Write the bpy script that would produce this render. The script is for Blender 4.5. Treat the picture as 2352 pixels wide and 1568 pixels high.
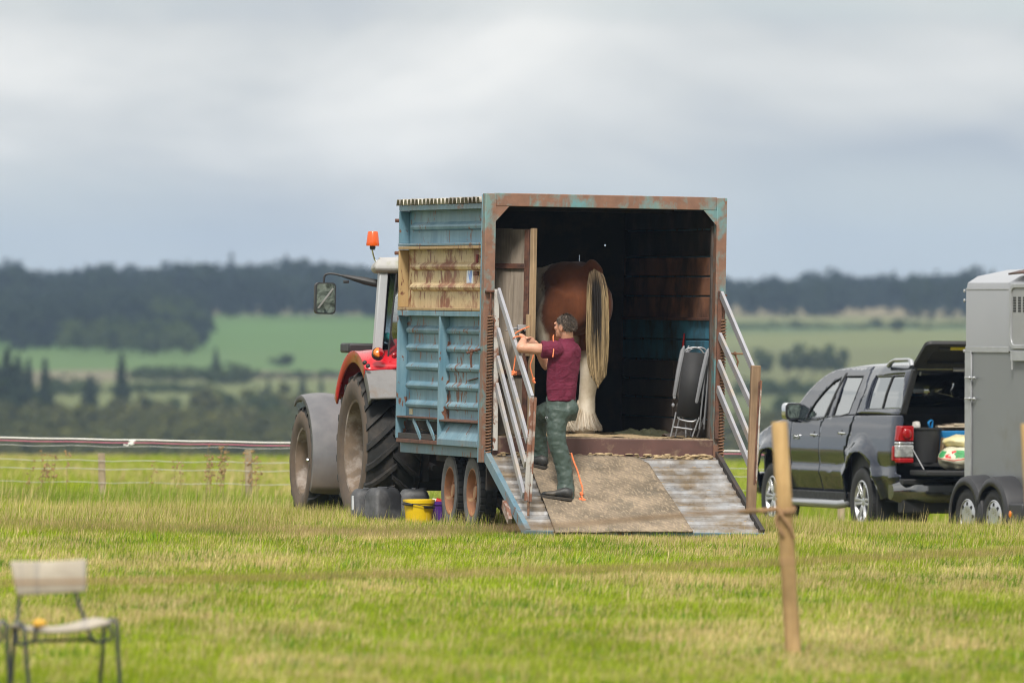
import bpy, bmesh, math, random
import numpy as np
from mathutils import Vector, Matrix, noise
from mathutils.geometry import tessellate_polygon

random.seed(11); rng = np.random.default_rng(11)
S = bpy.context.scene
for o in list(bpy.data.objects): bpy.data.objects.remove(o, do_unlink=True)
R = math.radians
FPX = 23124.0          # focal length in the units used to read the photograph (2352 wide)
CAM_H = 2.2

# ---------------------------------------------------------------- camera
cd = bpy.data.cameras.new('camera'); cam = bpy.data.objects.new('camera', cd)
S.collection.objects.link(cam); S.camera = cam
cam.location = (0, 0, CAM_H); cam.rotation_euler = (math.pi/2 - 94.0/FPX, 0, 0)
cd.sensor_width = 36; cd.lens = 36*FPX/2352
cd.clip_start = 1; cd.clip_end = 20000
cd.dof.use_dof = True; cd.dof.focus_distance = 95.6; cd.dof.aperture_fstop = 3.8

# ---------------------------------------------------------------- sky
SUN_EL, SUN_AZ = R(48), R(186)       # azimuth clockwise from +Y (camera looks along +Y)
W = bpy.data.worlds.new('World'); S.world = W; W.use_nodes = True
OFFX, OFFY = 6.8, 9.2
wt = W.node_tree; wt.nodes.clear()
def wn(t, **k):
    n = wt.nodes.new(t)
    for a, b in k.items(): setattr(n, a, b)
    return n
def wmath(op, a, b=None, clamp=False):
    n = wn('ShaderNodeMath', operation=op, use_clamp=clamp)
    for i, v in enumerate((a, b)):
        if v is None: continue
        if isinstance(v, (int, float)): n.inputs[i].default_value = v
        else: wt.links.new(v, n.inputs[i])
    return n.outputs[0]
wl = wt.links.new
tc = wn('ShaderNodeTexCoord'); sp = wn('ShaderNodeSeparateXYZ'); wl(tc.outputs['Generated'], sp.inputs[0])
zc = wmath('MAXIMUM', sp.outputs[2], 0.0)
den = wmath('ADD', zc, 0.2)
cx = wmath('MULTIPLY', wmath('DIVIDE', sp.outputs[0], den), 4.6)
cy = wmath('MULTIPLY', wmath('DIVIDE', sp.outputs[1], den), 2.5)
cb = wn('ShaderNodeCombineXYZ'); wl(cx, cb.inputs[0]); wl(cy, cb.inputs[1]); cb.inputs[2].default_value = 3.7
def cloud(scale, detail, rough, dist, off):
    m = wn('ShaderNodeMapping'); wl(cb.outputs[0], m.inputs[0]); m.inputs['Location'].default_value = off
    n = wn('ShaderNodeTexNoise'); wl(m.outputs[0], n.inputs['Vector'])
    n.inputs['Scale'].default_value = scale; n.inputs['Detail'].default_value = detail
    n.inputs['Roughness'].default_value = rough; n.inputs['Distortion'].default_value = dist
    return n.outputs[0]
n1 = cloud(0.42, 5, 0.5, 0.5, (OFFX, OFFY, 0))
n2 = cloud(0.9, 4.0, 0.5, 0.4, (OFFX+5.2, OFFY+1.3, 2))
sky = wn('ShaderNodeTexSky', sky_type='NISHITA'); sky.sun_disc = False
sky.sun_elevation = SUN_EL; sky.sun_rotation = SUN_AZ
sky.air_density = 1.0; sky.dust_density = 1.2; sky.ozone_density = 1.5
# banks of cloud: thinner towards the horizon, a bright bank above it, greyer bases higher up
bk = wn('ShaderNodeFloatCurve'); wl(wmath('MULTIPLY', zc, 20.0, True), bk.inputs[1])
cv = bk.mapping.curves[0]; cv.points[0].location = (0, .40); cv.points[1].location = (1, .60)
for p in ((.09, .40), (.20, .43), (.30, .53), (.42, .62), (.52, .56), (.60, .45), (.75, .54)): cv.points.new(*p)
bk.mapping.update()
cover = wmath('ADD', n1, wmath('SUBTRACT', bk.outputs[0], 0.5))
cr = wn('ShaderNodeValToRGB'); wl(wmath('ADD', wmath('MULTIPLY', cover, .55), wmath('MULTIPLY', n2, .45)), cr.inputs[0])
cr.color_ramp.elements[0].position = .40; cr.color_ramp.elements[0].color = (4.4, 4.85, 5.35, 1)
cr.color_ramp.elements[1].position = .60; cr.color_ramp.elements[1].color = (8.7, 8.65, 8.3, 1)
e_ = cr.color_ramp.elements.new(.49); e_.color = (6.35, 6.55, 6.5, 1)
lift = wmath('ADD', wmath('MULTIPLY', zc, .7), 1.0)       # an overcast dome is brighter overhead
vm = wn('ShaderNodeVectorMath', operation='SCALE'); wl(cr.outputs[0], vm.inputs[0]); wl(lift, vm.inputs['Scale'])
gap = wn('ShaderNodeVectorMath', operation='MULTIPLY_ADD'); wl(sky.outputs[0], gap.inputs[0])
gap.inputs[1].default_value = (.34, .34, .34); gap.inputs[2].default_value = (4.8, 5.25, 5.35)
mk = wn('ShaderNodeMapRange'); wl(cover, mk.inputs[0]); mk.interpolation_type = 'SMOOTHERSTEP'
mk.inputs[1].default_value = .26; mk.inputs[2].default_value = .54
mx = wn('ShaderNodeMix', data_type='RGBA'); wl(mk.outputs[0], mx.inputs[0]); wl(gap.outputs[0], mx.inputs[6]); wl(vm.outputs[0], mx.inputs[7])
bg = wn('ShaderNodeBackground'); wl(mx.outputs[2], bg.inputs[0]); bg.inputs[1].default_value = 0.1
wo = wn('ShaderNodeOutputWorld'); wl(bg.outputs[0], wo.inputs[0])

# ---------------------------------------------------------------- sun behind thin cloud
sd = bpy.data.lights.new('sun', 'SUN'); sd.energy = 3.6; sd.angle = R(11); sd.color = (1.0, .95, .87)
so = bpy.data.objects.new('sun', sd); S.collection.objects.link(so)
sdir = Vector((math.sin(SUN_AZ)*math.cos(SUN_EL), math.cos(SUN_AZ)*math.cos(SUN_EL), math.sin(SUN_EL)))
so.rotation_euler = sdir.to_track_quat('Z', 'Y').to_euler(); so.location = (0, 0, 30)

S.view_settings.view_transform = 'Standard'; S.view_settings.look = 'None'
S.view_settings.exposure = 0.12; S.view_settings.gamma = 1.0; S.view_settings.use_curve_mapping = False
S.render.engine = 'CYCLES'
S.cycles.use_denoising = True; S.cycles.pixel_filter_type = 'BLACKMAN_HARRIS'; S.cycles.filter_width = 1.05
S.cycles.max_bounces = 8; S.cycles.transparent_max_bounces = 12; S.cycles.volume_bounces = 0
S.cycles.diffuse_bounces = 3; S.cycles.glossy_bounces = 3; S.cycles.transmission_bounces = 5
S.cycles.caustics_reflective = False; S.cycles.caustics_refractive = False

# ---------------------------------------------------------------- helpers
C = S.collection
def at(x, y, d):
    """world point seen at photo position (x, y) at distance d"""
    return Vector(((x-1176.0)/FPX*d, d, CAM_H-(y-690.0)/FPX*d))

def V(*a): return Vector(a)

class MB:
    """collects geometry that becomes ONE mesh object"""
    def __init__(s): s.v = []; s.f = []; s.m = []
    def add(s, vs, fs, m=0):
        b = len(s.v); s.v += [tuple(p) for p in vs]
        s.f += [tuple(i+b for i in f) for f in fs]; s.m += [m]*len(fs); return s
    def box(s, c, d, M=None, m=0):
        x, y, z = d[0]/2, d[1]/2, d[2]/2
        vs = [Vector((sx*x, sy*y, sz*z)) for sx in (-1, 1) for sy in (-1, 1) for sz in (-1, 1)]
        if M is not None: vs = [M @ p for p in vs]
        vs = [p+Vector(c) for p in vs]
        return s.add(vs, [(0, 1, 3, 2), (4, 6, 7, 5), (0, 4, 5, 1), (2, 3, 7, 6), (0, 2, 6, 4), (1, 5, 7, 3)], m)
    def bb(s, x0, x1, y0, y1, z0, z1, m=0):
        return s.box(((x0+x1)/2, (y0+y1)/2, (z0+z1)/2), (x1-x0, y1-y0, z1-z0), None, m)
    def beam(s, a, b, w, h, up=(0, 0, 1), m=0):
        a, b = Vector(a), Vector(b); t = (b-a); L = t.length; t.normalize()
        u = Vector(up); sx = t.cross(u)
        if sx.length < 1e-5: sx = t.cross(Vector((0, 1, 0)))
        sx.normalize(); u = sx.cross(t)
        M = Matrix((sx, t, u)).transposed()
        return s.box((a+b)/2, (w, L, h), M, m)
    def tube(s, pts, r, n=8, cap=True, m=0, rnd=False, sq=1.0):
        pts = [Vector(p) for p in pts]; k = len(pts)
        rr = list(r) if hasattr(r, '__len__') else [r]*k
        if rnd:       # rounded ends
            t0 = (pts[0]-pts[1]).normalized(); t1 = (pts[-1]-pts[-2]).normalized()
            a = [pts[0]+t0*rr[0]*q for q in (.95, .7)]; b = [pts[-1]+t1*rr[-1]*q for q in (.7, .95)]
            ra = [rr[0]*.3, rr[0]*.72]; rb = [rr[-1]*.72, rr[-1]*.3]
            pts = a+pts+b; rr = ra+rr+rb; k = len(pts)
        T = []
        for i in range(k):
            t = (pts[min(i+1, k-1)]-pts[max(i-1, 0)])
            T.append(t.normalized() if t.length > 1e-9 else Vector((0, 0, 1)))
        u = T[0].cross(Vector((0, 0, 1)))
        if u.length < 1e-3: u = T[0].cross(Vector((0, 1, 0)))
        u.normalize(); vs = []
        for i in range(k):
            u = (u - T[i]*u.dot(T[i])).normalized(); w = T[i].cross(u)
            for j in range(n):
                a = 2*math.pi*j/n
                vs.append(pts[i]+(u*math.cos(a)+w*math.sin(a)*sq)*rr[i])
        fs = [(i*n+j, i*n+(j+1) % n, (i+1)*n+(j+1) % n, (i+1)*n+j) for i in range(k-1) for j in range(n)]
        if cap: fs += [tuple(range(n-1, -1, -1)), tuple((k-1)*n+j for j in range(n))]
        return s.add(vs, fs, m)
    def lathe(s, prof, n=24, M=None, m=0, a0=0, a1=2*math.pi):
        """profile of (radius, height) turned about local Z"""
        full = abs(a1-a0-2*math.pi) < 1e-6; nn = n if full else n+1
        vs = []
        for r, z in prof:
            for j in range(nn):
                a = a0+(a1-a0)*j/n; p = Vector((r*math.cos(a), r*math.sin(a), z))
                vs.append(M @ p if M is not None else p)
        fs = []
        for i in range(len(prof)-1):
            for j in range(n):
                j2 = (j+1) % nn
                fs.append((i*nn+j, i*nn+j2, (i+1)*nn+j2, (i+1)*nn+j))
        return s.add(vs, fs, m)
    def prism(s, poly, a, b, fn=None, m=0):
        """2D polygon extruded between a and b; fn(p,q,t) -> point"""
        n = len(poly); vs = [fn(p, q, a) for p, q in poly]+[fn(p, q, b) for p, q in poly]
        fs = [(i, (i+1) % n, n+(i+1) % n, n+i) for i in range(n)]
        tri = tessellate_polygon([[Vector((p, q, 0)) for p, q in poly]])
        fs += [tuple(t) for t in tri]+[tuple(n+i for i in reversed(t)) for t in tri]
        return s.add(vs, fs, m)
    def loft(s, rings, cap=True, m=0, closed=True):
        n = len(rings[0]); vs = [p for r in rings for p in r]; k = len(rings)
        e = n if closed else n-1
        fs = [(i*n+j, i*n+(j+1) % n, (i+1)*n+(j+1) % n, (i+1)*n+j) for i in range(k-1) for j in range(e)]
        if cap and closed: fs += [tuple(range(n-1, -1, -1)), tuple((k-1)*n+j for j in range(n))]
        return s.add(vs, fs, m)
    def ball(s, c, r, M=None, nu=16, nv=10, m=0):
        c = Vector(c); r = r if hasattr(r, '__len__') else (r, r, r)
        vs = []; fs = []
        for i in range(nv+1):
            th = math.pi*i/nv
            for j in range(nu):
                ph = 2*math.pi*j/nu
                p = Vector((r[0]*math.sin(th)*math.cos(ph), r[1]*math.sin(th)*math.sin(ph), r[2]*math.cos(th)))
                vs.append((M @ p if M is not None else p)+c)
        for i in range(nv):
            for j in range(nu):
                fs.append((i*nu+j, i*nu+(j+1) % nu, (i+1)*nu+(j+1) % nu, (i+1)*nu+j))
        return s.add(vs, fs, m)
    def mesh(s, name, mats, smooth=35):
        me = bpy.data.meshes.new(name); me.from_pydata(s.v, [], s.f)
        for mm in (mats if isinstance(mats, (list, tuple)) else [mats]): me.materials.append(mm)
        if any(s.m): me.polygons.foreach_set('material_index', s.m)
        bm = bmesh.new(); bm.from_mesh(me); bmesh.ops.remove_doubles(bm, verts=bm.verts, dist=1e-5)
        bmesh.ops.recalc_face_normals(bm, faces=bm.faces); bm.to_mesh(me); bm.free()
        if smooth:
            me.shade_smooth(); me.set_sharp_from_angle(angle=R(smooth))
        return me
    def build(s, name, mats, parent=None, bevel=0, smooth=35, seg=2, solid=0, remesh=0, smooth_it=0, sub=0):
        o = bpy.data.objects.new(name, s.mesh(name, mats, smooth)); C.objects.link(o)
        if parent is not None: o.parent = parent
        if solid:
            md = o.modifiers.new('solid', 'SOLIDIFY'); md.thickness = solid; md.offset = -1
        if bevel:
            md = o.modifiers.new('bevel', 'BEVEL'); md.width = bevel; md.segments = seg; md.limit_method = 'ANGLE'; md.angle_limit = R(40)
        if remesh:
            md = o.modifiers.new('remesh', 'REMESH'); md.mode = 'VOXEL'; md.voxel_size = remesh; md.use_smooth_shade = True
        if smooth_it:
            md = o.modifiers.new('smooth', 'SMOOTH'); md.factor = .5; md.iterations = smooth_it
        if sub:
            md = o.modifiers.new('sub', 'SUBSURF'); md.levels = sub; md.render_levels = sub
        return o

def tag(o, label, cat, group=None, kind=None):
    if label: o['label'] = label
    if cat: o['category'] = cat
    if group: o['group'] = group
    if kind: o['kind'] = kind
    return o
def thing(name, label, cat, loc=(0, 0, 0), rot=(0, 0, 0), group=None):
    o = bpy.data.objects.new(name, None); C.objects.link(o); o.location = loc; o.rotation_euler = rot
    o.empty_display_size = .2
    return tag(o, label, cat, group)
def frame(loc, rot):
    from mathutils import Euler
    M = Matrix.Translation(Vector(loc)) @ Euler(rot, 'XYZ').to_matrix().to_4x4()
    return M, M.inverted()
def copy_tree(o, parent=None):
    c = o.copy(); C.objects.link(c); c.parent = parent
    for ch in list(o.children): copy_tree(ch, c)
    return c
def spline(pts, n=8):
    pts = [Vector(p) for p in pts]; out = []
    for i in range(len(pts)-1):
        p0 = pts[max(i-1, 0)]; p1 = pts[i]; p2 = pts[i+1]; p3 = pts[min(i+2, len(pts)-1)]
        for k in range(n):
            t = k/n
            out.append(.5*((2*p1)+(p2-p0)*t+(2*p0-5*p1+4*p2-p3)*t*t+(3*p1-p0-3*p2+p3)*t**3))
    return out+[pts[-1]]

# ---------------------------------------------------------------- materials
class NT:
    def __init__(s, name):
        s.mat = bpy.data.materials.new(name); s.mat.use_nodes = True; s.t = s.mat.node_tree; s.t.nodes.clear()
        s.out = s.n('ShaderNodeOutputMaterial')
        s.co = s.n('ShaderNodeTexCoord').outputs['Object']
    def n(s, t, **k):
        nd = s.t.nodes.new(t)
        for a, b in k.items(): setattr(nd, a, b)
        return nd
    def l(s, a, b): s.t.links.new(a, b)
    def st(s, inp, v):
        if isinstance(v, bpy.types.NodeSocket): s.l(v, inp)
        elif isinstance(v, (tuple, list)) and len(v) == 3 and inp.type == 'RGBA': inp.default_value = (*v, 1)
        else: inp.default_value = v
    def noise(s, scale, detail=4, rough=.55, stretch=(1, 1, 1), dist=0, off=(0, 0, 0), co=None):
        m = s.n('ShaderNodeMapping'); s.l(co or s.co, m.inputs[0]); m.inputs['Scale'].default_value = stretch; m.inputs['Location'].default_value = off
        n = s.n('ShaderNodeTexNoise'); s.l(m.outputs[0], n.inputs['Vector'])
        n.inputs['Scale'].default_value = scale; n.inputs['Detail'].default_value = detail
        n.inputs['Roughness'].default_value = rough; n.inputs['Distortion'].default_value = dist
        return n.outputs[0]
    def ramp(s, f, a, b, ca=0.0, cb=1.0):
        m = s.n('ShaderNodeMapRange'); s.st(m.inputs[0], f)
        for i, v in enumerate((a, b, ca, cb)): m.inputs[i+1].default_value = v
        return m.outputs[0]
    def mix(s, f, a, b, mode='MIX'):
        m = s.n('ShaderNodeMix', data_type='RGBA', blend_type=mode)
        s.st(m.inputs[0], f); s.st(m.inputs[6], a); s.st(m.inputs[7], b); return m.outputs[2]
    def math(s, op, a, b=0.0, clamp=False):
        m = s.n('ShaderNodeMath', operation=op, use_clamp=clamp); s.st(m.inputs[0], a); s.st(m.inputs[1], b); return m.outputs[0]
    def xyz(s):
        m = s.n('ShaderNodeSeparateXYZ'); s.l(s.co, m.inputs[0]); return m.outputs
    def bsdf(s, col, rough=.6, metal=0, bump=None, bstr=.3, bdist=.01, spec=.5, coat=0, **k):
        b = s.n('ShaderNodeBsdfPrincipled'); s.st(b.inputs['Base Color'], col); s.st(b.inputs['Roughness'], rough)
        s.st(b.inputs['Metallic'], metal); b.inputs['Specular IOR Level'].default_value = spec
        b.inputs['Coat Weight'].default_value = coat; b.inputs['Coat Roughness'].default_value = .04
        for a, v in k.items(): s.st(b.inputs[a.replace('_', ' ')], v)
        if bump is not None:
            bn = s.n('ShaderNodeBump'); bn.inputs['Strength'].default_value = bstr; bn.inputs['Distance'].default_value = bdist
            s.l(bump, bn.inputs['Height']); s.l(bn.outputs[0], b.inputs['Normal'])
        s.l(b.outputs[0], s.out.inputs[0]); return s.mat

def mat(name, col, rough=.6, metal=0, var=.2, scale=6, bump=.15, dirt=None, dirt_amt=.3, coat=0, spec=.5, stretch=(1, 1, 1)):
    t = NT(name); n = t.noise(scale, 5, .6, stretch)
    c = t.mix(t.ramp(n, .3, .7), tuple(v*(1-var) for v in col), tuple(min(1, v*(1+var)) for v in col))
    fine = t.noise(scale*9, 3, .6, stretch)
    if dirt is not None:
        d = t.ramp(t.noise(scale*.6, 6, .65, stretch, off=(3, 1, 7)), .62-dirt_amt*.4, .74-dirt_amt*.2)
        c = t.mix(d, c, dirt)
    rg = t.ramp(n, .3, .7, rough*.85, min(1, rough*1.12))
    return t.bsdf(c, rg, metal, fine if bump else None, bump, .004, spec, coat)

def paint_rust(name, base, worn, rust=(.16, .065, .035), amt=.5, big=0, moss=False, metal=0):
    """old paint: faded patches, runs and flakes of rust drawn out downwards"""
    t = NT(name)
    fade = t.ramp(t.noise(2.2, 5, .6, (1, 1, .5)), .35, .68)
    c = t.mix(fade, base, worn)
    streak = t.ramp(t.noise(26, 3, .5, (1, .5, .10)), .45, .65, 0, .28)
    c = t.mix(streak, c, tuple(v*.62 for v in base))
    fl = t.noise(15, 3, .6, (1.0, .95, .40), .3)
    area = t.noise(1.7, 4, .6, off=(2, 5, 1))
    k = t.math('ADD', fl, t.math('MULTIPLY', t.math('SUBTRACT', area, .5), .55))
    f1 = t.ramp(k, .705-.1*amt, .735-.1*amt)
    c = t.mix(f1, c, t.mix(t.ramp(t.noise(40, 2), .3, .7), tuple(v*.55 for v in rust), tuple(v*1.35 for v in rust)))
    if big:
        b = t.math('ADD', t.noise(3.6, 8, .68, (1, .55, .8), .5, (7, 2, 4)), t.math('MULTIPLY', t.math('SUBTRACT', fl, .5), .25))
        f2 = t.ramp(b, .66-.16*big, .73-.12*big)
        c = t.mix(f2, c, t.mix(t.noise(14, 4), tuple(v*.7 for v in rust), tuple(v*1.6 for v in rust)))
    if moss:
        f3 = t.ramp(t.noise(9, 6, .7, off=(1, 9, 3)), .66, .72)
        c = t.mix(f3, c, (.30, .25, .03))
    return t.bsdf(c, t.ramp(fade, 0, 1, .48, .7), metal, t.math('ADD', fl, t.noise(60, 2)), .25, .003)

def wood(name, a, b, scale=1.0, axis='z', dark=.0):
    t = NT(name); st = {'z': (9, 9, .7), 'y': (9, .7, 9), 'x': (.7, 9, 9)}[axis]
    g = t.noise(2.2*scale, 8, .7, st, .6)
    c = t.mix(t.ramp(g, .32, .68), a, b)
    c = t.mix(t.ramp(t.noise(1.3, 4, .6, off=(4, 2, 8)), .42, .7, 0, .75), c, tuple(v*.38 for v in a))
    return t.bsdf(c, .82, 0, g, .35, .006, .3)

def glassy(name, col, rough=.05, metal=0.0, alpha=1.0):
    t = NT(name); b = t.bsdf(col, rough, metal, spec=.6)
    return b
def clear_glass(name, tint=(.55, .6, .6), mixf=.25):
    """window pane: lets the inside show, mirrors the sky at an angle"""
    t = NT(name); tr = t.n('ShaderNodeBsdfTransparent'); tr.inputs[0].default_value = (*tint, 1)
    gl = t.n('ShaderNodeBsdfGlossy'); gl.inputs['Roughness'].default_value = .03; gl.inputs[0].default_value = (.9, .93, .95, 1)
    fr = t.n('ShaderNodeFresnel'); fr.inputs[0].default_value = 1.5
    f = t.math('ADD', fr.outputs[0], mixf, True)
    m = t.n('ShaderNodeMixShader'); t.l(f, m.inputs[0]); t.l(tr.outputs[0], m.inputs[1]); t.l(gl.outputs[0], m.inputs[2])
    t.l(m.outputs[0], t.out.inputs[0]); return t.mat
# ================================================================= THE SETTING
def ss(a, b, x):
    t = np.clip((x-a)/(b-a), 0, 1); return t*t*(3-2*t)
GD = np.array([0, 40, 60, 92, 100, 124, 180, 300, 420, 600, 800, 950, 1100, 1300, 1600, 1900, 2250, 2600, 3200, 4200, 6200], float)
GZ = np.array([-.3, -.2, -.10, 0, 0, -.60, -1.25, -2.62, -6.0, -11.5, -14.2, -14.6, -13.4, -10.6, -6.0, -1.4, 1.2, 2.0, -6, -14, -17], float)
def vnoise(x, y, seed=0):
    x = np.asarray(x, float); y = np.asarray(y, float)
    xi = np.floor(x).astype(np.int64); yi = np.floor(y).astype(np.int64); xf = x-xi; yf = y-yi
    def h(a, b):
        n = (a*374761393+b*668265263+seed*974711) & 0xffffffff
        n = ((n ^ (n >> 13))*1274126177) & 0xffffffff
        return ((n ^ (n >> 16)) & 0xffff)/65535.0
    u = xf*xf*(3-2*xf); v = yf*yf*(3-2*yf)
    return (h(xi, yi)*(1-u)+h(xi+1, yi)*u)*(1-v)+(h(xi, yi+1)*(1-u)+h(xi+1, yi+1)*u)*v
def fbm(x, y, o=4, seed=0):
    s = 0; a = .5; t = 0
    for i in range(o): s = s+a*vnoise(x*2**i, y*2**i, seed+i); t += a; a *= .55
    return s/t
def gz(x, d):
    """height of the land"""
    x = np.asarray(x, float); d = np.asarray(d, float)
    z = np.interp(d, GD, GZ)
    near = 1-ss(130, 400, d)
    z = z-.018*np.clip(x, -12, 12)*near-.0075*np.clip(d-100, 0, 20)*ss(0, 4, x)*near
    z = z-.07*ss(3, 4.6, x)*ss(100, 106, d)*near
    far = ss(900, 1300, d)
    z = z+far*(fbm(x/420.0, d/420.0, 3, 5)-.5)*2.4*(1-.6*ss(2200, 2700, d))
    z = z-far*np.clip((x-20)/60, 0, 1.4)*1.1*ss(1500, 2300, d)
    return z
def gzf(x, d): return float(gz(x, d))

def sheet(name, xs, ys, m, zoff=0.0):
    X, Y = np.meshgrid(xs, ys); Z = gz(X, Y)+zoff
    nx, ny = len(xs), len(ys)
    co = np.stack([X, Y, Z], -1).reshape(-1, 3)
    i = np.arange(nx-1)[None, :]+np.arange(ny-1)[:, None]*nx
    f = np.stack([i, i+1, i+1+nx, i+nx], -1).reshape(-1, 4)
    me = bpy.data.meshes.new(name); me.from_pydata(co.tolist(), [], f.tolist()); me.materials.append(m); me.shade_smooth()
    o = bpy.data.objects.new(name, me); C.objects.link(o); return o

# land: turf near by, a patchwork of fields on the far hillside
t = NT('land'); X, Y, Z = t.xyz()
n1 = t.noise(.35, 6, .6); n2 = t.noise(9, 5, .7)
near = t.mix(t.ramp(n1, .38, .62), (.10, .13, .028), (.26, .22, .085))
near = t.mix(t.ramp(n2, .3, .7), t.mix(.5, near, (.05, .05, .02)), near)
w1 = t.noise(.004, 4, .6)
wob = t.math('MULTIPLY', t.math('SUBTRACT', t.noise(.006, 3), .5), 260)
yy = t.math('ADD', Y, wob)
fld = t.n('ShaderNodeValToRGB'); t.l(t.ramp(yy, 950, 2150), fld.inputs[0]); fld.color_ramp.interpolation = 'CONSTANT'
els = fld.color_ramp.elements; els[0].position = 0; els[0].color = (.085, .095, .03, 1); els[1].position = .98; els[1].color = (.19, .17, .085, 1)
for p, c in ((.12, (0.206, 0.163, 0.069)), (.20, (0.112, 0.129, 0.043)), (.33, (0.163, 0.142, 0.086)), (.40, (0.077, 0.133, 0.036)), (.56, (0.073, 0.138, 0.034)), (.80, (0.077, 0.133, 0.034)), (.90, (0.172, 0.146, 0.086))):
    e = els.new(p); e.color = (*c, 1)
right = t.ramp(X, 18, 34)
fr = t.n('ShaderNodeValToRGB'); t.l(t.ramp(yy, 950, 2150), fr.inputs[0]); fr.color_ramp.interpolation = 'CONSTANT'
els = fr.color_ramp.elements; els[0].position = 0; els[0].color = (.12, .12, .04, 1); els[1].position = .97; els[1].color = (.22, .18, .10, 1)
for p, c in ((.10, (0.132, 0.112, 0.046)), (.18, (0.086, 0.099, 0.033)), (.34, (0.112, 0.119, 0.043)), (.62, (0.132, 0.145, 0.050)), (.72, (0.079, 0.112, 0.040)), (.78, (0.158, 0.165, 0.066)), (.87, (0.125, 0.109, 0.059))):
    e = els.new(p); e.color = (*c, 1)
far = t.mix(right, fld.outputs[0], fr.outputs[0])
far = t.mix(t.ramp(t.noise(.03, 5, .6), .35, .65, 0, .35), far, t.mix(.5, far, (.06, .08, .03)))
MLAND = t.bsdf(t.mix(t.ramp(Y, 300, 700), near, far), .95, 0, n2, .4, .03, .15)

ys = np.concatenate([np.arange(-40, 40, 8), np.arange(40, 140, 1.0), np.arange(140, 320, 6), np.arange(320, 3000, 30), np.arange(3000, 6001, 150)])
xs = np.concatenate([np.arange(-3200, -200, 150), np.arange(-200, -30, 10), np.arange(-30, 30, .75), np.arange(30, 200, 10), np.arange(200, 3201, 150)])
g = sheet('ground', xs, ys, MLAND); tag(g, 'grass showfield falling away to a valley with a far hillside of fields', 'ground', kind='structure')

# ---------------------------------------------------------------- grass
t = NT('grass'); a = t.n('ShaderNodeAttribute', attribute_name='tint')
df = t.n('ShaderNodeBsdfDiffuse'); tl = t.n('ShaderNodeBsdfTranslucent'); t.l(a.outputs['Color'], df.inputs[0]); t.l(a.outputs['Color'], tl.inputs[0])
mm = t.n('ShaderNodeMixShader'); mm.inputs[0].default_value = .38; t.l(df.outputs[0], mm.inputs[1]); t.l(tl.outputs[0], mm.inputs[2])
t.l(mm.outputs[0], t.out.inputs[0]); MGRASS = t.mat

def blades(name, x, d, h, w, dry, lean=.35, colvar=.18, mul=(1, 1, 1)):
    """one mesh of thin tapering blades rooted on the land"""
    n = len(x); z = gz(x, d)-.012
    a = rng.uniform(0, 2*np.pi, n); la = rng.normal(.15, .9, n)          # blade facing, lean direction (to the right on average)
    ln = np.abs(rng.normal(0, lean, n))*h
    ux, uy = np.cos(a)*w/2, np.sin(a)*w/2
    tx, ty = x+np.cos(la)*ln, d+np.sin(la)*ln*.8
    tz = z+np.sqrt(np.maximum(h*h-ln*ln*.8, (.35*h)**2))
    G0 = np.array([.14, .225, .012]); G1 = np.array([.37, .475, .035]); D0 = np.array([.72, .60, .30]); D1 = np.array([.46, .35, .13])
    r = rng.random(n)[:, None]; q = rng.random(n)[:, None]
    green = (G0*(1-r)+G1*r)*np.array(mul); straw = D1*(1-q)+D0*q
    isdry = (rng.random(n) < dry)[:, None]
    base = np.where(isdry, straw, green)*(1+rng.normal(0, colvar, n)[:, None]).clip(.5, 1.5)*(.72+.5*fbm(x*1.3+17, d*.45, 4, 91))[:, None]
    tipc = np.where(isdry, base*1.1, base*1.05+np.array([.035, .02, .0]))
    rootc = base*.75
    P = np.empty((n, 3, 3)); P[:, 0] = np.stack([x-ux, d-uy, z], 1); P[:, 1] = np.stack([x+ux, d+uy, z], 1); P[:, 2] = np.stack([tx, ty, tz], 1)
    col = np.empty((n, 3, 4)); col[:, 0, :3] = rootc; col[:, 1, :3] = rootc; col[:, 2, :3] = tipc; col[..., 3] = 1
    me = bpy.data.meshes.new(name)
    me.vertices.add(3*n); me.vertices.foreach_set('co', P.astype(np.float32).ravel())
    me.loops.add(3*n); me.loops.foreach_set('vertex_index', np.arange(3*n, dtype=np.int32))
    me.polygons.add(n); me.polygons.foreach_set('loop_start', np.arange(0, 3*n, 3, dtype=np.int32)); me.polygons.foreach_set('loop_total', np.full(n, 3, np.int32))
    ca = me.attributes.new('tint', 'FLOAT_COLOR', 'POINT'); ca.data.foreach_set('color', col.astype(np.float32).ravel())
    me.materials.append(MGRASS); me.update(); me.validate()
    o = bpy.data.objects.new(name, me); C.objects.link(o); return o

def scatter(n, d0, d1, spread=.062):
    d = np.sqrt(rng.uniform(d0*d0, d1*d1, n)); x = rng.uniform(-1, 1, n)*d*spread; return x, d
def keep_out(x, d):
    """no tufts through the ramp, under tyres or inside the trailers"""
    ca, sa = math.cos(R(13.5)), math.sin(R(13.5))
    lx = (x+.315)*ca+(d-95.75)*sa; ly = -(x+.315)*sa+(d-95.75)*ca
    return (lx > .03) & (lx < 2.34) & (ly > -1.78) & (ly < 0)
N = 800000
x, d = scatter(N, 54, 118)
k = ~keep_out(x, d); x, d = x[k], d[k]
patch = fbm(x*.75+3, d*.26, 5, 3); fine = fbm(x*3.1, d*1.4, 4, 9)
long_ = ss(.50, .70, fbm(x*.8+9, d*.5, 4, 21))
dry = np.clip(ss(.46, .70, patch)*.55+ss(.45, .72, fine)*.40+.05+.2*ss(88, 100, d), 0, .9)
h = .030+.034*fine+.034*long_+.022*rng.random(len(x))+.035*ss(94, 99, d)
h *= np.where(rng.random(len(x)) < .012, rng.uniform(1.6, 2.6, len(x)), 1)
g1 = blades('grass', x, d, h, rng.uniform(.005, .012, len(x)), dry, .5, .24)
tag(g1, 'short mown green grass streaked with dry straw across the showfield', 'grass', kind='stuff')
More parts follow.
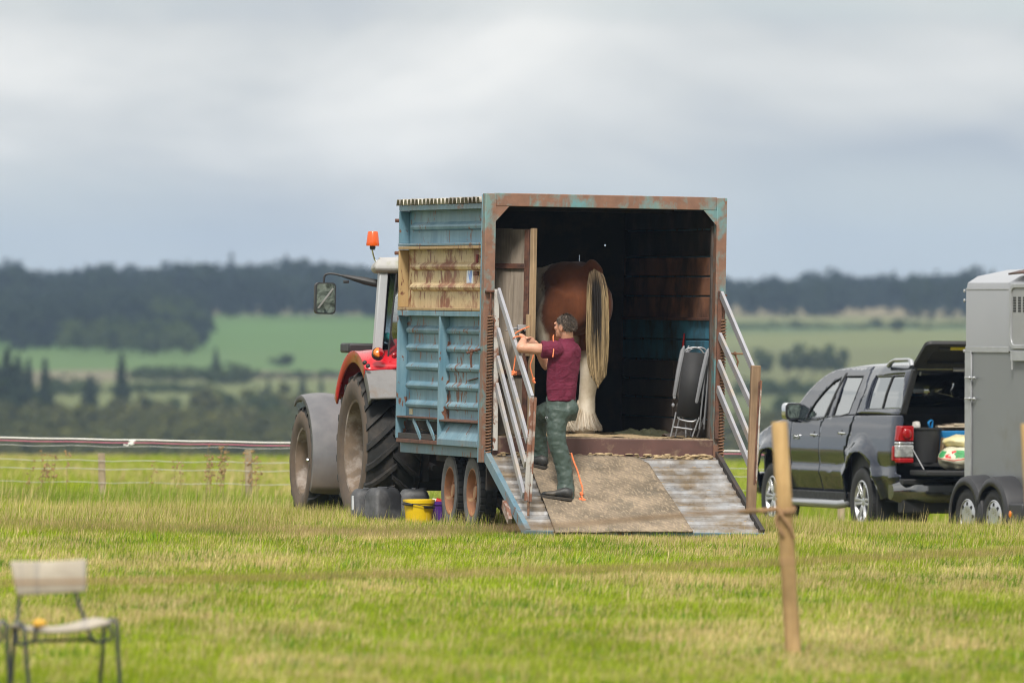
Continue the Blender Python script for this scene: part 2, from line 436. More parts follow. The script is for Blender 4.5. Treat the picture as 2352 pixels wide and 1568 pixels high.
nc = 260; cx_, cd_ = scatter(nc, 56, 100); k = ~keep_out(cx_, cd_); cx_, cd_ = cx_[k], cd_[k]
x = np.repeat(cx_, 70)+rng.normal(0, .13, 70*len(cx_))*np.repeat(rng.uniform(.4, 1.8, len(cx_)), 70); d = np.repeat(cd_, 70)+rng.normal(0, .3, 70*len(cx_))
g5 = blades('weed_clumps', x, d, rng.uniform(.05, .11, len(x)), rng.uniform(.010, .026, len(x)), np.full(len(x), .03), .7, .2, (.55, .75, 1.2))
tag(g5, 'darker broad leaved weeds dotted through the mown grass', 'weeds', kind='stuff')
nc = 420; cx_, cd_ = scatter(nc, 60, 112); k = ~keep_out(cx_, cd_); cx_, cd_ = cx_[k], cd_[k]
x = np.repeat(cx_, 45)+rng.normal(0, .16, 45*len(cx_)); d = np.repeat(cd_, 45)+rng.normal(0, .2, 45*len(cx_))
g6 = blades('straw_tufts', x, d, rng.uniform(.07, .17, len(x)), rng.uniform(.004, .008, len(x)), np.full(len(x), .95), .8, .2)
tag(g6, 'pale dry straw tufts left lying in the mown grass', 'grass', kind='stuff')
# rougher uncut tufts round the parked vehicles
n = 110000; x, d = scatter(n, 95.5, 112)
k = fbm(x*.9, d*.6, 4, 31); sel = (k > .43) & (~keep_out(x, d)); x, d = x[sel], d[sel]
g2 = blades('uncut_grass', x, d, rng.uniform(.09, .21, len(x))*(.6+.8*fbm(x*1.7, d, 3, 8)), rng.uniform(.004, .008, len(x)), np.full(len(x), .62), .45)
tag(g2, 'ragged uncut dry grass around the wheels of the parked vehicles', 'grass', kind='stuff')
# tall growth along the wire fence
n = 210000; x, d = scatter(n, 111, 126, .066)
k = (ss(112, 118, d+fbm(x*.6, d*.1, 3, 4)*4) > rng.random(n)) & ~((x > 2.2) & (d < 117.5)); x, d = x[k], d[k]
hh = (.14+.46*fbm(x*.9, d*.6, 4, 77)**1.3)*rng.uniform(.55, 1.25, len(x))
g3 = blades('tall_grass', x, d, hh, rng.uniform(.006, .013, len(x)), np.clip(ss(.45, .7, fbm(x*.5, d*.4, 4, 55))*.5+.06, 0, 1), .45, .25, (.72, .82, 1.3))
tag(g3, 'tall grass growing along the wire fence', 'grass', kind='stuff')
# pasture beyond the fence
n = 170000; x, d = scatter(n, 126, 330, .066)
g4 = blades('pasture_grass', x, d, rng.uniform(.12, .3, n), rng.uniform(.015, .04, n), np.clip(ss(.4, .7, fbm(x*.2, d*.03, 4, 66))*.5+.1, 0, 1), .5)
tag(g4, 'yellow green pasture grass beyond the wire fence', 'grass', kind='stuff')

# ---------------------------------------------------------------- trees
def leafmat(name, a, b):
    t = NT(name); i = t.n('ShaderNodeAttribute', attribute_name='tint')
    c = t.mix(i.outputs['Fac'], a, b)
    d_ = t.n('ShaderNodeBsdfDiffuse'); t.l(c, d_.inputs[0]); tr = t.n('ShaderNodeBsdfTranslucent'); t.l(c, tr.inputs[0])
    m = t.n('ShaderNodeMixShader'); m.inputs[0].default_value = .25; t.l(d_.outputs[0], m.inputs[1]); t.l(tr.outputs[0], m.inputs[2])
    t.l(m.outputs[0], t.out.inputs[0]); return t.mat
MCON = leafmat('needles', (.018, .032, .014), (.045, .062, .024))
MBRO = leafmat('leaves', (.03, .05, .015), (.085, .11, .035))
MOLV = leafmat('olive_leaves', (.05, .06, .018), (.13, .13, .045))
MWOOD = leafmat('forest_leaves', (.010, .018, .014), (.036, .052, .028))
MBARK = mat('bark', (.07, .055, .04), .9, var=.4, scale=20)

def leaf_cloud(kind, n, seed):
    """leaf clumps of a crown of unit height standing on z=0: centres, sizes, tint"""
    r = np.random.default_rng(seed)
    if kind == 'conifer':
        t_ = r.random(n)**.75; z = .10+.90*t_
        rad = (.23*(1-t_)**.85+.012)*(.75+.35*np.sin(z*70+r.random()*6))*np.sqrt(r.uniform(.25, 1.25, n))
        a = r.uniform(0, 2*np.pi, n); c = np.stack([rad*np.cos(a), rad*np.sin(a), z-.25*rad], 1)
        sz = .055*(1.25-t_*.75)*r.uniform(.6, 1.4, n)
    else:
        lobes = 7 if kind == 'round' else 11
        lc = r.normal(0, 1, (lobes, 3)); lc /= np.linalg.norm(lc, axis=1)[:, None]
        lc = lc*np.array([.27, .27, .24])+np.array([0, 0, .58 if kind == 'round' else .50]); lr = r.uniform(.14, .25, lobes)
        k = r.integers(0, lobes, n); v = r.normal(0, 1, (n, 3)); v /= np.linalg.norm(v, axis=1)[:, None]
        c = lc[k]+v*(lr[k]*r.uniform(.55, 1.08, n))[:, None]; c[:, 2] = np.maximum(c[:, 2], .06 if kind != 'round' else .2)
        sz = .06*r.uniform(.6, 1.5, n)
    return c, sz, r.random(n)
def leaf_quads(c, sz, tint, r):
    n = len(c); u = r.normal(0, 1, (n, 3)); u /= np.linalg.norm(u, axis=1)[:, None]
    v = np.cross(u, r.normal(0, 1, (n, 3))); v /= np.linalg.norm(v, axis=1)[:, None]
    s = sz[:, None]
    P = np.stack([c-u*s, c-v*s*.6, c+u*s, c+v*s*.7], 1)
    return P.reshape(-1, 3), np.repeat(tint, 4)
def quad_mesh(name, P, tint, m):
    n = len(P)//4; me = bpy.data.meshes.new(name)
    me.vertices.add(4*n); me.vertices.foreach_set('co', P.astype(np.float32).ravel())
    me.loops.add(4*n); me.loops.foreach_set('vertex_index', np.arange(4*n, dtype=np.int32))
    me.polygons.add(n); me.polygons.foreach_set('loop_start', np.arange(0, 4*n, 4, dtype=np.int32)); me.polygons.foreach_set('loop_total', np.full(n, 4, np.int32))
    at_ = me.attributes.new('tint', 'FLOAT', 'POINT'); at_.data.foreach_set('value', tint.astype(np.float32))
    me.materials.append(m); me.update(); return me
TREE_N = [0]
def tree(name, label, px, ybase, ytop, kind, m, width=1.0, d=None, n=None, group=None):
    """a tree standing on the land where its foot is seen"""
    TREE_N[0] += 1; sd_ = 100+TREE_N[0]
    if d is None:
        ds = np.linspace(940, 2300, 700); X_ = (px-1176)/FPX*ds
        yy_ = 690+(CAM_H-gz(X_, ds))/ds*FPX
        d = float(ds[np.argmin(np.abs(yy_-ybase))])
    xw = (px-1176)/FPX*d; z0 = gzf(xw, d); zt = CAM_H-(ytop-690)/FPX*d; H = max(zt-z0, 1.0)
    o = thing(name, label, 'tree' if kind != 'bush' else 'bush', (xw, d, z0-.05), (0, 0, random.uniform(0, 6)), group)
    r = np.random.default_rng(sd_)
    c, sz, ti = leaf_cloud(kind, n or (900 if kind == 'conifer' else 700), sd_)
    P, ti4 = leaf_quads(c, sz, ti, r); P = P*np.array([H*width, H*width, H])
    me = quad_mesh('crown', P, ti4, m); cr_ = bpy.data.objects.new('crown', me); C.objects.link(cr_); cr_.parent = o
    tb = MB(); tb.tube([(0, 0, -.1), (.01*H, 0, H*.35), (0, .01*H, H*(.9 if kind == 'conifer' else .6))], [H*.022, H*.016, H*.004], 6)
    if kind != 'conifer':
        for q in range(5):
            a_ = q*1.26+sd_; tb.tube([(0, 0, H*.3), (math.cos(a_)*H*.1*width, math.sin(a_)*H*.1*width, H*.48), (math.cos(a_)*H*.2*width, math.sin(a_)*H*.2*width, H*.62)], [H*.012, H*.009, H*.004], 5)
    tb.build('trunk', MBARK, o)
    return o
GT = 'trees scattered in the valley'
con = [(16, 990, 800, 1.0, 'tall dark conifer at the left edge of the photo, first of its clump'), (41, 988, 815, .9, 'dark conifer second from the left edge in the valley clump'),
       (66, 975, 822, .8, 'slim dark conifer third from the left edge of the valley'), (103, 990, 822, .75, 'dark conifer closing the right side of the left valley clump'),
       (-12, 985, 830, 1.1, 'dark conifer cut by the left edge of the photo'),
       (207, 975, 858, .95, 'lone dark conifer between the left clump and the tallest spire'), (279, 970, 808, .72, 'tall slender conifer spire standing alone in the valley'),
       (496, 862, 796, .85, 'small conifer on the field edge left of the tractor mirror'), (449, 940, 882, 1.2, 'dark conifer above the olive scrub right of the spire'),
       (695, 905, 860, 1.0, 'small conifer just above the grey front tractor mudguard'), (738, 902, 866, .9, 'tiny conifer beside the red tractor fender'), (617, 905, 870, 1.0, 'small conifer on the slope left of the tractor mirror arm')]
for px, yb, yt, wd, lb in con: tree('conifer_tree', lb, px, yb, yt, 'conifer', MCON, wd, group=GT)
bro = [(512, 972, 890, 1.2, 'dark leafy tree rising from the valley scrub left of the grey tractor mudguard'), (550, 868, 826, 1.6, 'dark leafy tree block on the edge of the green field'),
       (648, 842, 808, 2.2, 'low round tree alone on the green field'), (424, 822, 762, 1.0, 'leafy tree at the left tip of the green field'), (351, 818, 760, 1.0, 'leafy tree under the wood left of the green field tip'),
       (633, 990, 900, 1.1, 'olive leafy tree left of the front tractor wheel'), (332, 948, 905, 1.4, 'dark leafy bush right of the conifer spire'), (145, 968, 935, 1.2, 'small dark bush between the conifers at the left'),
       (575, 975, 905, 1.1, 'leafy tree between the scrub and the grey tractor mudguard'), (385, 965, 905, 1.3, 'leafy tree in the valley scrub below the green field'),
       (2015, 755, 728, 1.3, 'left one of two small dark trees on the right field boundary'), (2063, 763, 728, 1.2, 'right one of two small dark trees on the right field boundary'),
       (1822, 750, 730, 1.5, 'small hedge tree behind the pickup roof on the right field'), (1745, 868, 800, 1.1, 'leafy tree right of the blue trailer gate'),
       (1800, 965, 905, 1.1, 'dark leafy tree above the pickup mirror')]
for px, yb, yt, wd, lb in bro: tree('leafy_tree', lb, px, yb, yt, 'round' if yb-yt > 45 else 'bush', MBRO, wd, group=GT)
for i, (px, yt) in enumerate(((1808, 800), (1838, 790), (1868, 797), (1898, 785), (1928, 792))):
    tree('copse_tree', 'leafy tree %s of the copse on the slope behind the pickup' % ('first from the left', 'second from the left', 'in the middle', 'second from the right', 'at the right end')[i], px, 866, yt, 'round', MBRO, .8, n=420, group='trees of the copse')
# hedge lines and scrub in the valley: one mass nobody could count
def mass(name, label, spots, m, kinds, n_each, seed):
    """spots: (x, d, height, width)"""
    r = np.random.default_rng(seed); protos = [leaf_cloud(k_, n_each, seed*7+i) for i, k_ in enumerate(kinds)]
    PP = []; TT = []
    for i, (x_, d_, H, wd) in enumerate(spots):
        c, sz, ti = protos[i % len(protos)]
        a = r.uniform(0, 6.28); rot = np.array([[math.cos(a), -math.sin(a), 0], [math.sin(a), math.cos(a), 0], [0, 0, 1]])
        P, t4 = leaf_quads(c @ rot.T, sz*1.25, np.clip(ti*.55+r.uniform(-.1, .5), 0, 1), r)
        P = P*np.array([H*wd, H*wd, H])+np.array([x_, d_, gzf(x_, d_)-.2]); PP.append(P); TT.append(t4)
    me = quad_mesh(name, np.concatenate(PP), np.concatenate(TT), m); o = bpy.data.objects.new(name, me); C.objects.link(o)
    return tag(o, label, 'wood', kind='stuff')
r_ = random.Random(5)
sp = []
for i in range(520):
    d_ = r_.uniform(940, 1175); x_ = r_.uniform(-.062, -.012)*d_
    sp.append((x_, d_, r_.uniform(1.4, 4.4)*(1.25 if r_.random() < .15 else 1), r_.uniform(1.0, 1.8)))
for i in range(170):
    d_ = r_.uniform(940, 1150); x_ = r_.uniform(.018, .06)*d_; sp.append((x_, d_, r_.uniform(1.5, 3.4), r_.uniform(1.1, 1.8)))
mass('valley_scrub', 'olive green scrub filling the valley floor behind the fence', sp, MOLV, ['bush', 'round', 'bush'], 170, 3)
sp = []
for (p0, p1, yb, hh_) in ((115, 228, 906, 2.0), (300, 480, 872, 1.6), (480, 560, 880, 2.2), (560, 800, 868, 1.0), (1680, 2230, 752, .9), (1690, 2000, 905, 1.6), (250, 470, 902, 1.2)):
    nn = int((p1-p0)/5)
    for q in range(nn):
        px = p0+(p1-p0)*(q+r_.random())/nn; ds = np.linspace(940, 2300, 500); X_ = (px-1176)/FPX*ds
        yy_ = 690+(CAM_H-gz(X_, ds))/ds*FPX; d_ = float(ds[np.argmin(np.abs(yy_-yb-r_.uniform(-4, 4)))])
        sp.append(((px-1176)/FPX*d_, d_, hh_*r_.uniform(.6, 1.5), r_.uniform(1.2, 2)))
mass('hedgerows', 'dark hedgerows dividing the fields on the far hillside', sp, MBRO, ['bush', 'bush', 'round'], 110, 4)
# the wood on the ridge
sp = []
for i in range(1700):
    d_ = r_.uniform(1900, 2620); px = r_.uniform(-120, 2470); x_ = (px-1176)/FPX*d_
    lim = 1900 if px > 1250 else (1930 if px > 460 else 1640)
    if 1930 < px < 2080 and d_ < 2150: continue
    if px > 1650 and d_ < 2000+60*math.sin(px*.02): continue
    sp.append((x_, d_, r_.uniform(5.0, 9.0)*(1.12 if px < 1250 else .95)*(.72+.62*float(fbm(px*.012, d_*.004, 3, 12))+(.16 if r_.random() < .05 else 0)), r_.uniform(.75, 1.15)))
for i in range(520):       # the wood runs further down the slope on the left
    px = r_.uniform(-120, 470); f = r_.random(); d_ = 1640+300*f; 
    if r_.random() < .75*ss(0, 1, (px-150)/330.0)*(1-f): continue
    sp.append(((px-1176)/FPX*d_, d_, r_.uniform(4, 8), r_.uniform(.8, 1.2)))
mass('ridge_wood', 'dark wood covering the ridge on the skyline', sp, MWOOD, ['round', 'bush', 'round', 'bush', 'conifer', 'round'], 150, 6)

sp = []
for i in range(150):       # lighter broadleaf edge of the wood above the green field
    px = r_.gauss(330, 110); d_ = r_.uniform(1590, 1900)
    if px > 455: continue
    sp.append(((px-1176)/FPX*d_, d_, r_.uniform(3.5, 6.5), r_.uniform(.9, 1.3)))
mass('wood_edge', 'lighter green leafy edge of the wood above the left field', sp, MBRO, ['round', 'bush', 'round'], 170, 9)

# ---------------------------------------------------------------- haze over the valley
hb = MB().bb(-3300, 3300, -60, 6050, -22, 42)
t = NT('haze'); pv = t.n('ShaderNodeVolumePrincipled'); pv.inputs['Color'].default_value = (.50, .68, .96, 1); pv.inputs['Density'].default_value = .00012
pv.inputs['Anisotropy'].default_value = .2
t.l(pv.outputs[0], t.out.inputs['Volume'])
ho = hb.build('haze', t.mat, smooth=0); tag(ho, 'faint blue haze in the air over the valley', 'haze', kind='stuff')
# ================================================================= BLUE LIVESTOCK TRAILER
BLUE = paint_rust('blue_paint', (.075, .185, .255), (.215, .33, .39), amt=.85)
BLUE2 = paint_rust('teal_frame_paint', (.10, .25, .28), (.17, .22, .19), (.17, .088, .058), amt=.8, big=1.75, moss=True)
RAILP = paint_rust('worn_blue_rail_paint', (.10, .20, .27), (.17, .22, .24), amt=.8, big=.45)
YEL = paint_rust('yellow_paint', (.50, .365, .185), (.62, .50, .30), (.20, .075, .035), amt=.85, big=1.4)
YELF = paint_rust('yellow_flange_paint', (.34, .21, .08), (.42, .30, .15), (.15, .06, .03), amt=.9, big=.5)
RUST = mat('rusty_steel', (.125, .055, .035), .85, var=.4, scale=14, bump=.4, dirt=(.05, .03, .025))
RUSTL = mat('rusty_spring', (.20, .105, .06), .8, var=.35, scale=25, bump=.3, dirt=(.09, .05, .03))
SILL = mat('brown_sill_paint', (.105, .05, .042), .6, var=.2, scale=5, bump=.1, dirt=(.24, .17, .11), dirt_amt=.12)
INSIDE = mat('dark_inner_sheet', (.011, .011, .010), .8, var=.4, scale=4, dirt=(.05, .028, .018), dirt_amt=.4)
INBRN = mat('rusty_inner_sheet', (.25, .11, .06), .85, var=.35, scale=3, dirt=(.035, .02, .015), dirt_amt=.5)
INBLU = mat('blue_inner_sheet', (.05, .20, .31), .7, var=.35, scale=3, dirt=(.03, .03, .025), dirt_amt=.4)
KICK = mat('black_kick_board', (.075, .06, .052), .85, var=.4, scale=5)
ALU = mat('dirty_aluminium', (.44, .44, .45), .42, .6, var=.2, scale=6, bump=.25, dirt=(.26, .20, .135), dirt_amt=.6)
ALUB = mat('aluminium_gate_bar', (.33, .33, .36), .5, .25, var=.12, scale=6, bump=.1, dirt=(.40, .34, .28), dirt_amt=.3)
PEEL = paint_rust('peeling_white_paint', (.50, .48, .46), (.42, .40, .38), (.17, .075, .045), amt=1.2, big=1.35)
WGREY = wood('weathered_board', (.23, .19, .15), (.44, .37, .30))
WLITE = wood('pale_timber_edge', (.30, .20, .12), (.46, .33, .20))
WPOST = wood('stained_gate_post', (.22, .14, .085), (.36, .24, .15))
ROOFM = mat('cream_roof_sheet', (.50, .46, .40), .6, var=.25, scale=4, dirt=(.12, .10, .08), dirt_amt=.5)
BLACKR = mat('tyre_rubber', (.020, .020, .021), .75, var=.3, scale=12, bump=.3)
TYREG = mat('dusty_tyre_side', (.115, .115, .12), .9, var=.25, scale=9, bump=.2, dirt=(.07, .065, .06), dirt_amt=.5)
RIMR = mat('rusty_wheel_rim', (.24, .105, .05), .8, var=.3, scale=9, dirt=(.42, .30, .16), dirt_amt=.15)
CHAS = mat('chassis_steel', (.03, .026, .024), .8, var=.4, scale=8, dirt=(.06, .035, .025))
WHITEP = mat('white_sticker', (.72, .74, .78), .5, var=.06)
STRAW = mat('sawdust_bedding', (.42, .31, .18), .95, var=.35, scale=30, bump=.8, dirt=(.20, .15, .08), dirt_amt=.3)
DUNG = mat('damp_dung', (.04, .042, .02), .7, var=.5, scale=30, bump=.8)

TA = R(13.5); TLOC = (-.315, 95.75, 0.0); TROT = (R(.12), R(1.0), TA)
tr = thing('livestock_trailer', 'tall blue and yellow rusty livestock trailer with its rear ramp lowered', 'trailer', TLOC, TROT)
TM, TMI = frame(TLOC, TROT)
def tl(x, y, d): return TMI @ at(x, y, d)     # photo position -> trailer coordinates
LT, WT = 3.65, 2.37
def rect(name, m, x0, x1, y0, y1, z0, z1, bevel=.004, parent=tr): return MB().bb(x0, x1, y0, y1, z0, z1).build(name, m, parent, bevel)
# --- rear frame
rect('frame_post', BLUE2, -.005, .10, -.06, .06, .66, 3.22, .006)
rect('frame_post', BLUE2, WT-.10, WT, -.06, .06, .66, 3.22, .006)
rect('frame_beam', BLUE2, .1, WT-.1, -.055, .055, 3.10, 3.225, .006)
for s_, x0 in ((1, .1), (-1, WT-.1)):
    MB().prism([(x0, 3.1), (x0+s_*.13, 3.1), (x0, 2.955)], -.052, -.042, lambda p, q, t_: (p, t_, q)).build('corner_gusset', BLUE2, tr)
MB().bb(-.008, .003, .062, .09, .66, 3.21).build('edge_strip', BLUE, tr, .002)
# --- left wall, seen from outside: panels set back between flanges, pressed ribs
def wall_panel(name, m, y0, y1, z0, z1, x=.10, th=.010): return rect(name, m, x, x+th, y0, y1, z0, z1, .002)
def rib(m, y0, y1, z, r=.028):
    b = MB(); prof = [(.101, z+.046), (.066, z+.018), (.060, z), (.068, z-.024), (.101, z-.038)]
    b.prism(prof, y0, y1, lambda p, q, t_: (p, t_, q)); return b.build('rib', m, tr, 0, 30)
wall_panel('upper_panel', BLUE, .09, LT-.02, 2.72, 3.10)
wall_panel('yellow_panel', YEL, .09, LT-.02, 2.11, 2.73)
wall_panel('lower_panel', BLUE, .09, 1.80, 1.02, 2.08)
wall_panel('lower_panel', BLUE, 1.82, LT-.02, 1.02, 2.08)
rect('wall_rail', RAILP, 0, .10, .092, LT, 3.075, 3.125)
rect('wall_rail', RAILP, -.004, .10, .092, LT, 2.728, 2.752)
rect('panel_lip', YELF, -.002, .10, .092, LT, 2.695, 2.724)
rect('panel_lip', YELF, -.002, .10, .092, LT, 2.098, 2.126)
rect('wall_rail', BLUE, 0, .10, .092, LT, 2.045, 2.094)
rect('end_flange', BLUE, 0, .10, LT-.035, LT, 2.755, 3.073)
rect('end_flange', YELF, 0, .10, LT-.035, LT, 2.128, 2.693)
rect('end_flange', BLUE, 0, .10, LT-.035, LT, .84, 2.043)
rect('near_flange', YELF, .012, .10, .09, .115, 2.128, 2.693)
rect('wall_post', BLUE, 0, .10, 1.79, 1.84, .80, 2.043)
rect('wall_post', BLUE, .006, .10, .092, .125, .80, 2.043)
rib(BLUE, .12, LT-.25, 2.915)
for z in (2.525, 2.325): rib(YEL, .12, LT-.25, z)
for z in (1.905, 1.73, 1.545, 1.362, 1.177):
    rib(BLUE, .13, 1.775, z); rib(BLUE, 1.95, LT-.14, z)
# folded foot of the wall
def skirt(y0, y1, m, open_):
    b = MB()
    if open_: b.prism([(.0, 1.06), (.10, 1.06), (.10, 1.035), (.0, 1.045)], y0, y1, lambda p, q, t_: (p, t_, q))
    else: b.prism([(.005, 1.045), (.10, 1.055), (.10, 1.02), (.005, 1.03)], y0, y1, lambda p, q, t_: (p, t_, q))
    b.build('bottom_lip', RUST, tr, .002)
skirt(.126, 1.788, RUST, False); skirt(1.842, LT-.036, RUST, True)
MB().prism([(.09, 1.018), (.096, 1.018), (.0, .86), (-.006, .86)], .126, 1.788, lambda p, q, t_: (p, t_, q)).build('skirt_plate', BLUE, tr)
rect('skirt_edge', RAILP, -.008, .01, .126, 1.788, .80, .86)
rect('skirt_panel', RUST, .13, .14, 1.842, LT-.036, .84, 1.03)
rect('skirt_edge', RUST, .0, .03, 1.842, LT-.036, .80, .838)
for y in (2.35, 2.95): MB().beam((.02, y, 1.03), (.02, y-.35, .84), .012, .05).build('skirt_gusset', BLUE, tr)
# odds on the left wall
MB().bb(.095, .0985, .83, 1.10, 2.355, 2.50).build('torn_poster', WHITEP, tr)
t = NT('poster_ink'); MINK = t.bsdf(t.mix(t.ramp(t.noise(26, 4, .6, (1, 1, .35)), .46, .56), (.70, .73, .80), (.20, .32, .70)), .6)
MB().bb(.0915, .0945, .875, 1.055, 2.37, 2.49).build('poster_print', MINK, tr)
REDP = mat('red_handle_paint', (.22, .03, .03), .6, var=.2)
MB().tube([(.085, .62, 2.64), (.083, .62, 2.56)], .013, 6).build('tie_bar', REDP, tr)
MB().bb(.05, .10, .60, .64, 2.44, 2.48).build('tie_lug', RUST, tr, .003)
MB().bb(.094, .099, 3.32, 3.46, 1.075, 1.135).build('maker_label', mat('cream_label', (.50, .44, .28), .6, var=.3, scale=60), tr)
MB().tube([(.092, .55, 1.46), (.092, .95, 1.43)], .016, 5, sq=.25).build('rust_scar', RUST, tr)
for y, z in ((LT+.0, 2.98), (LT+.0, 2.66)): MB().tube([(-.03, y+.03, z), (.02, y+.03, z)], .018, 8).build('bolt', RUST, tr)
for z in (2.97, 2.62): MB().tube([(-.012, .105, z), (.03, .105, z)], .014, 8).build('bolt', RUST, tr)
# turn-handle on the post
b = MB(); b.tube([(-.01, .05, 1.735), (-.06, .02, 1.725), (-.15, -.0, 1.70)], .012, 8); b.tube([(-.10, .0, 1.715), (-.11, .0, 1.66), (-.10, 0, 1.56)], [.014, .012, .010], 8); b.ball((-.10, 0, 1.72), .02)
b.build('clamp_handle', RUST, tr)
b = MB(); b.tube([(WT-.02, -.02, 1.735), (WT+.08, -.03, 1.735), (WT+.20, -.03, 1.735)], .009, 8); b.ball((WT+.11, -.03, 1.735), .02); b.tube([(WT+.11, -.03, 1.73), (WT+.14, -.03, 1.66), (WT+.115, -.03, 1.54)], .010, 8)
b.build('clamp_handle', RUSTL, tr)
# --- right wall, seen from inside; sheets of different colours with pressed grooves
def inner(name, m, z0, z1, y0=.07, y1=LT): return rect(name, m, WT-.075, WT-.05, y0, y1, z0+.008, z1-.008, .006)
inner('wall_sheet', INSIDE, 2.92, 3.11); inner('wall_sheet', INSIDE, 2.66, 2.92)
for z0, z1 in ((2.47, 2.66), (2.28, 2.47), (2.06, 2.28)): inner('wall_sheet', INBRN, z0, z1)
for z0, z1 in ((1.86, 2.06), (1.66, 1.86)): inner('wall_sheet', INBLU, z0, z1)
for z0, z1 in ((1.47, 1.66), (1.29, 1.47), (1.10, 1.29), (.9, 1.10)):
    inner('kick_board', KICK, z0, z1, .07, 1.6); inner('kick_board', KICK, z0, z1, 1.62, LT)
rect('wall_skin', BLUE, WT-.045, WT-.02, .07, LT, .84, 3.12)
rect('inner_angle', KICK, WT-.115, WT-.077, .062, .11, .92, 2.95)
rect('inner_angle', RUST, WT-.10, WT-.076, .11, LT, 2.045, 2.075)
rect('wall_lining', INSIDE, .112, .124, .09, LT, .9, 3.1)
RTAPE = mat('red_twine', (.42, .02, .02), .7, var=.2)
p = tl(1561, 745, 97.6); MB().tube([(WT-.09, 1.15, 1.92), (WT-.10, 1.15, 1.80), (WT-.085, 1.13, 1.70)], [.014, .017, .012], 6, sq=.6).build('twine_loop', RTAPE, tr)
# --- front wall with a slit and small holes that let the sky through
def grid_wall(name, m, xs_, zs_, omit, y0, y1):
    for i in range(len(xs_)-1):
        z = zs_[0]; run = None
        for k in range(len(zs_)-1):
            if (i, k) in omit:
                if run is not None: rect(name, m, xs_[i], xs_[i+1], y0, y1, run, zs_[k], 0); run = None
            elif run is None: run = zs_[k]
        if run is not None: rect(name, m, xs_[i], xs_[i+1], y0, y1, run, zs_[-1], 0)
q1 = tl(1349, 597, 99.4); q2 = tl(1412, 563, 99.4); q3 = tl(1387, 483, 99.4)
xs_ = [.112, q1.x-.004, q1.x+.004, q3.x-.016, q3.x+.016, q2.x-.008, q2.x+.008, WT-.046]
zs_ = [.9, q1.z-.045, q1.z+.05, q2.z-.009, q2.z+.009, q3.z-.016, q3.z+.016, 3.115]
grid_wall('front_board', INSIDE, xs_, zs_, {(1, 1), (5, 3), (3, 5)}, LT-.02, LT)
# --- corrugated roof
b = MB(); prof = []; npt = 22; pit = (LT-.06)/npt
for i in range(npt):
    y0 = .075+i*pit; w_ = pit*(1+.0)
    prof += [(y0, 3.135), (y0+w_*.16, 3.185), (y0+w_*.74, 3.187), (y0+w_*.90, 3.135)]
prof.append((.075+npt*pit, 3.135))
ring = []
for y, z in prof: ring.append([(-.03, y, z+random.uniform(-.004, .004)), (WT*.5, y, z+.02), (WT+.02, y, z)])
b.loft(ring, cap=False, closed=False); b.build('roof_sheet', ROOFM, tr, 0, 20, solid=.006)
rect('roof_rail', CHAS, .02, WT-.02, LT*.5-.03, LT*.5+.03, 3.08, 3.13)
# --- floor, sill, bedding
rect('floor', CHAS, .02, WT-.02, .0, LT, .84, .895)
rect('sill', SILL, .102, WT-.102, -.07, -.002, .725, .90, .005)
rect('sill_edge', mat('worn_sill_edge', (.28, .20, .15), .7, var=.4, scale=20), .102, WT-.102, -.066, .05, .9005, .915, .003)
b = MB(); nx, ny = 44, 40
vs = []; fs = []
for j in range(ny+1):
    for i in range(nx+1):
        x = .09+(WT-.18)*i/nx; y = .05+(LT-.1)*j/ny
        vs.append((x, y, .918+.026*noise.fractal(Vector((x*2.2, y*2.2, 1)), 1, 2, 4)+.012*min(1, y)))
fs = [(j*(nx+1)+i, j*(nx+1)+i+1, (j+1)*(nx+1)+i+1, (j+1)*(nx+1)+i) for j in range(ny) for i in range(nx)]
b.add(vs, fs); b.build('bedding', STRAW, tr, smooth=80)
for nm, m_, px, py, w_, sx, sz in (('dung_heap', DUNG, 1470, 985, .30, 1.0, .05), ('dung_heap', DUNG, 1500, 990, .2, 1, .06), ('dark_patch', KICK, 1590, 996, .34, 1.2, .03)):  # last entry is a low mound in the dark kick board colour
    p = tl(px, py, 97.2); b = MB(); vs = []
    b.ball((p.x, p.y, .92), (w_, w_*.8, sz)); b.v = [(x+.03*noise.noise(Vector((x*9, y*9, 3))), y, max(.90, z+.05*noise.noise(Vector((x*14, y*14, 0))))) for x, y, z in b.v]
    b.build(nm, m_, tr, smooth=60)
b = MB()
for i in range(160):
    x = random.uniform(1.4, WT-.15); y = random.uniform(-.06, -.02); b.box((x, y, .905+random.uniform(-.16, .02) if random.random() < .4 else .917), (.02, .006, .005), Matrix.Rotation(random.uniform(0, 3), 3, 'Z'))
o = b.build('sawdust_flecks', STRAW, tr); o['kind'] = 'stuff'
# --- chassis, axles, wheels, drawbar
for x in (.42, WT-.5): rect('chassis_rail', CHAS, x, x+.1, .0, LT, .62, .835)
for y in (.05, 1.25, 2.3, LT-.1): rect('cross_member', CHAS, .1, WT-.1, y, y+.06, .70, .838)
rect('side_rail', RAILP, .05, .10, .1, LT, .70, .80)
rect('side_rail', RAILP, WT-.10, WT-.05, .1, LT, .70, .80)
for y in (.77, 1.71):
    MB().tube([(.2, y, .36), (WT-.2, y, .36)], .05, 10).build('axle', CHAS, tr)
rect('suspension_beam', RUST, .36, .41, .5, 2.0, .42, .60)
MB().bb(.09, .30, .10, .14, .40, .68).build('mud_flap', CHAS, tr)
MB().beam((WT/2, LT, .66), (WT/2-.0, LT+1.15, .52), .14, .14).build('drawbar', CHAS, tr)
def tyre_profile(rt, rr, w, sh=.035):
    h = w/2
    return [(rr, -h*.82), (rr+.25*(rt-rr), -h*.98), (rt-(rt-rr)*.35, -h*1.0), (rt-sh*.5, -h*.93), (rt, -h*.78), (rt+.003, 0), (rt, h*.78), (rt-sh*.5, h*.93), (rt-(rt-rr)*.35, h), (rr+.25*(rt-rr), h*.98), (rr, h*.82)]
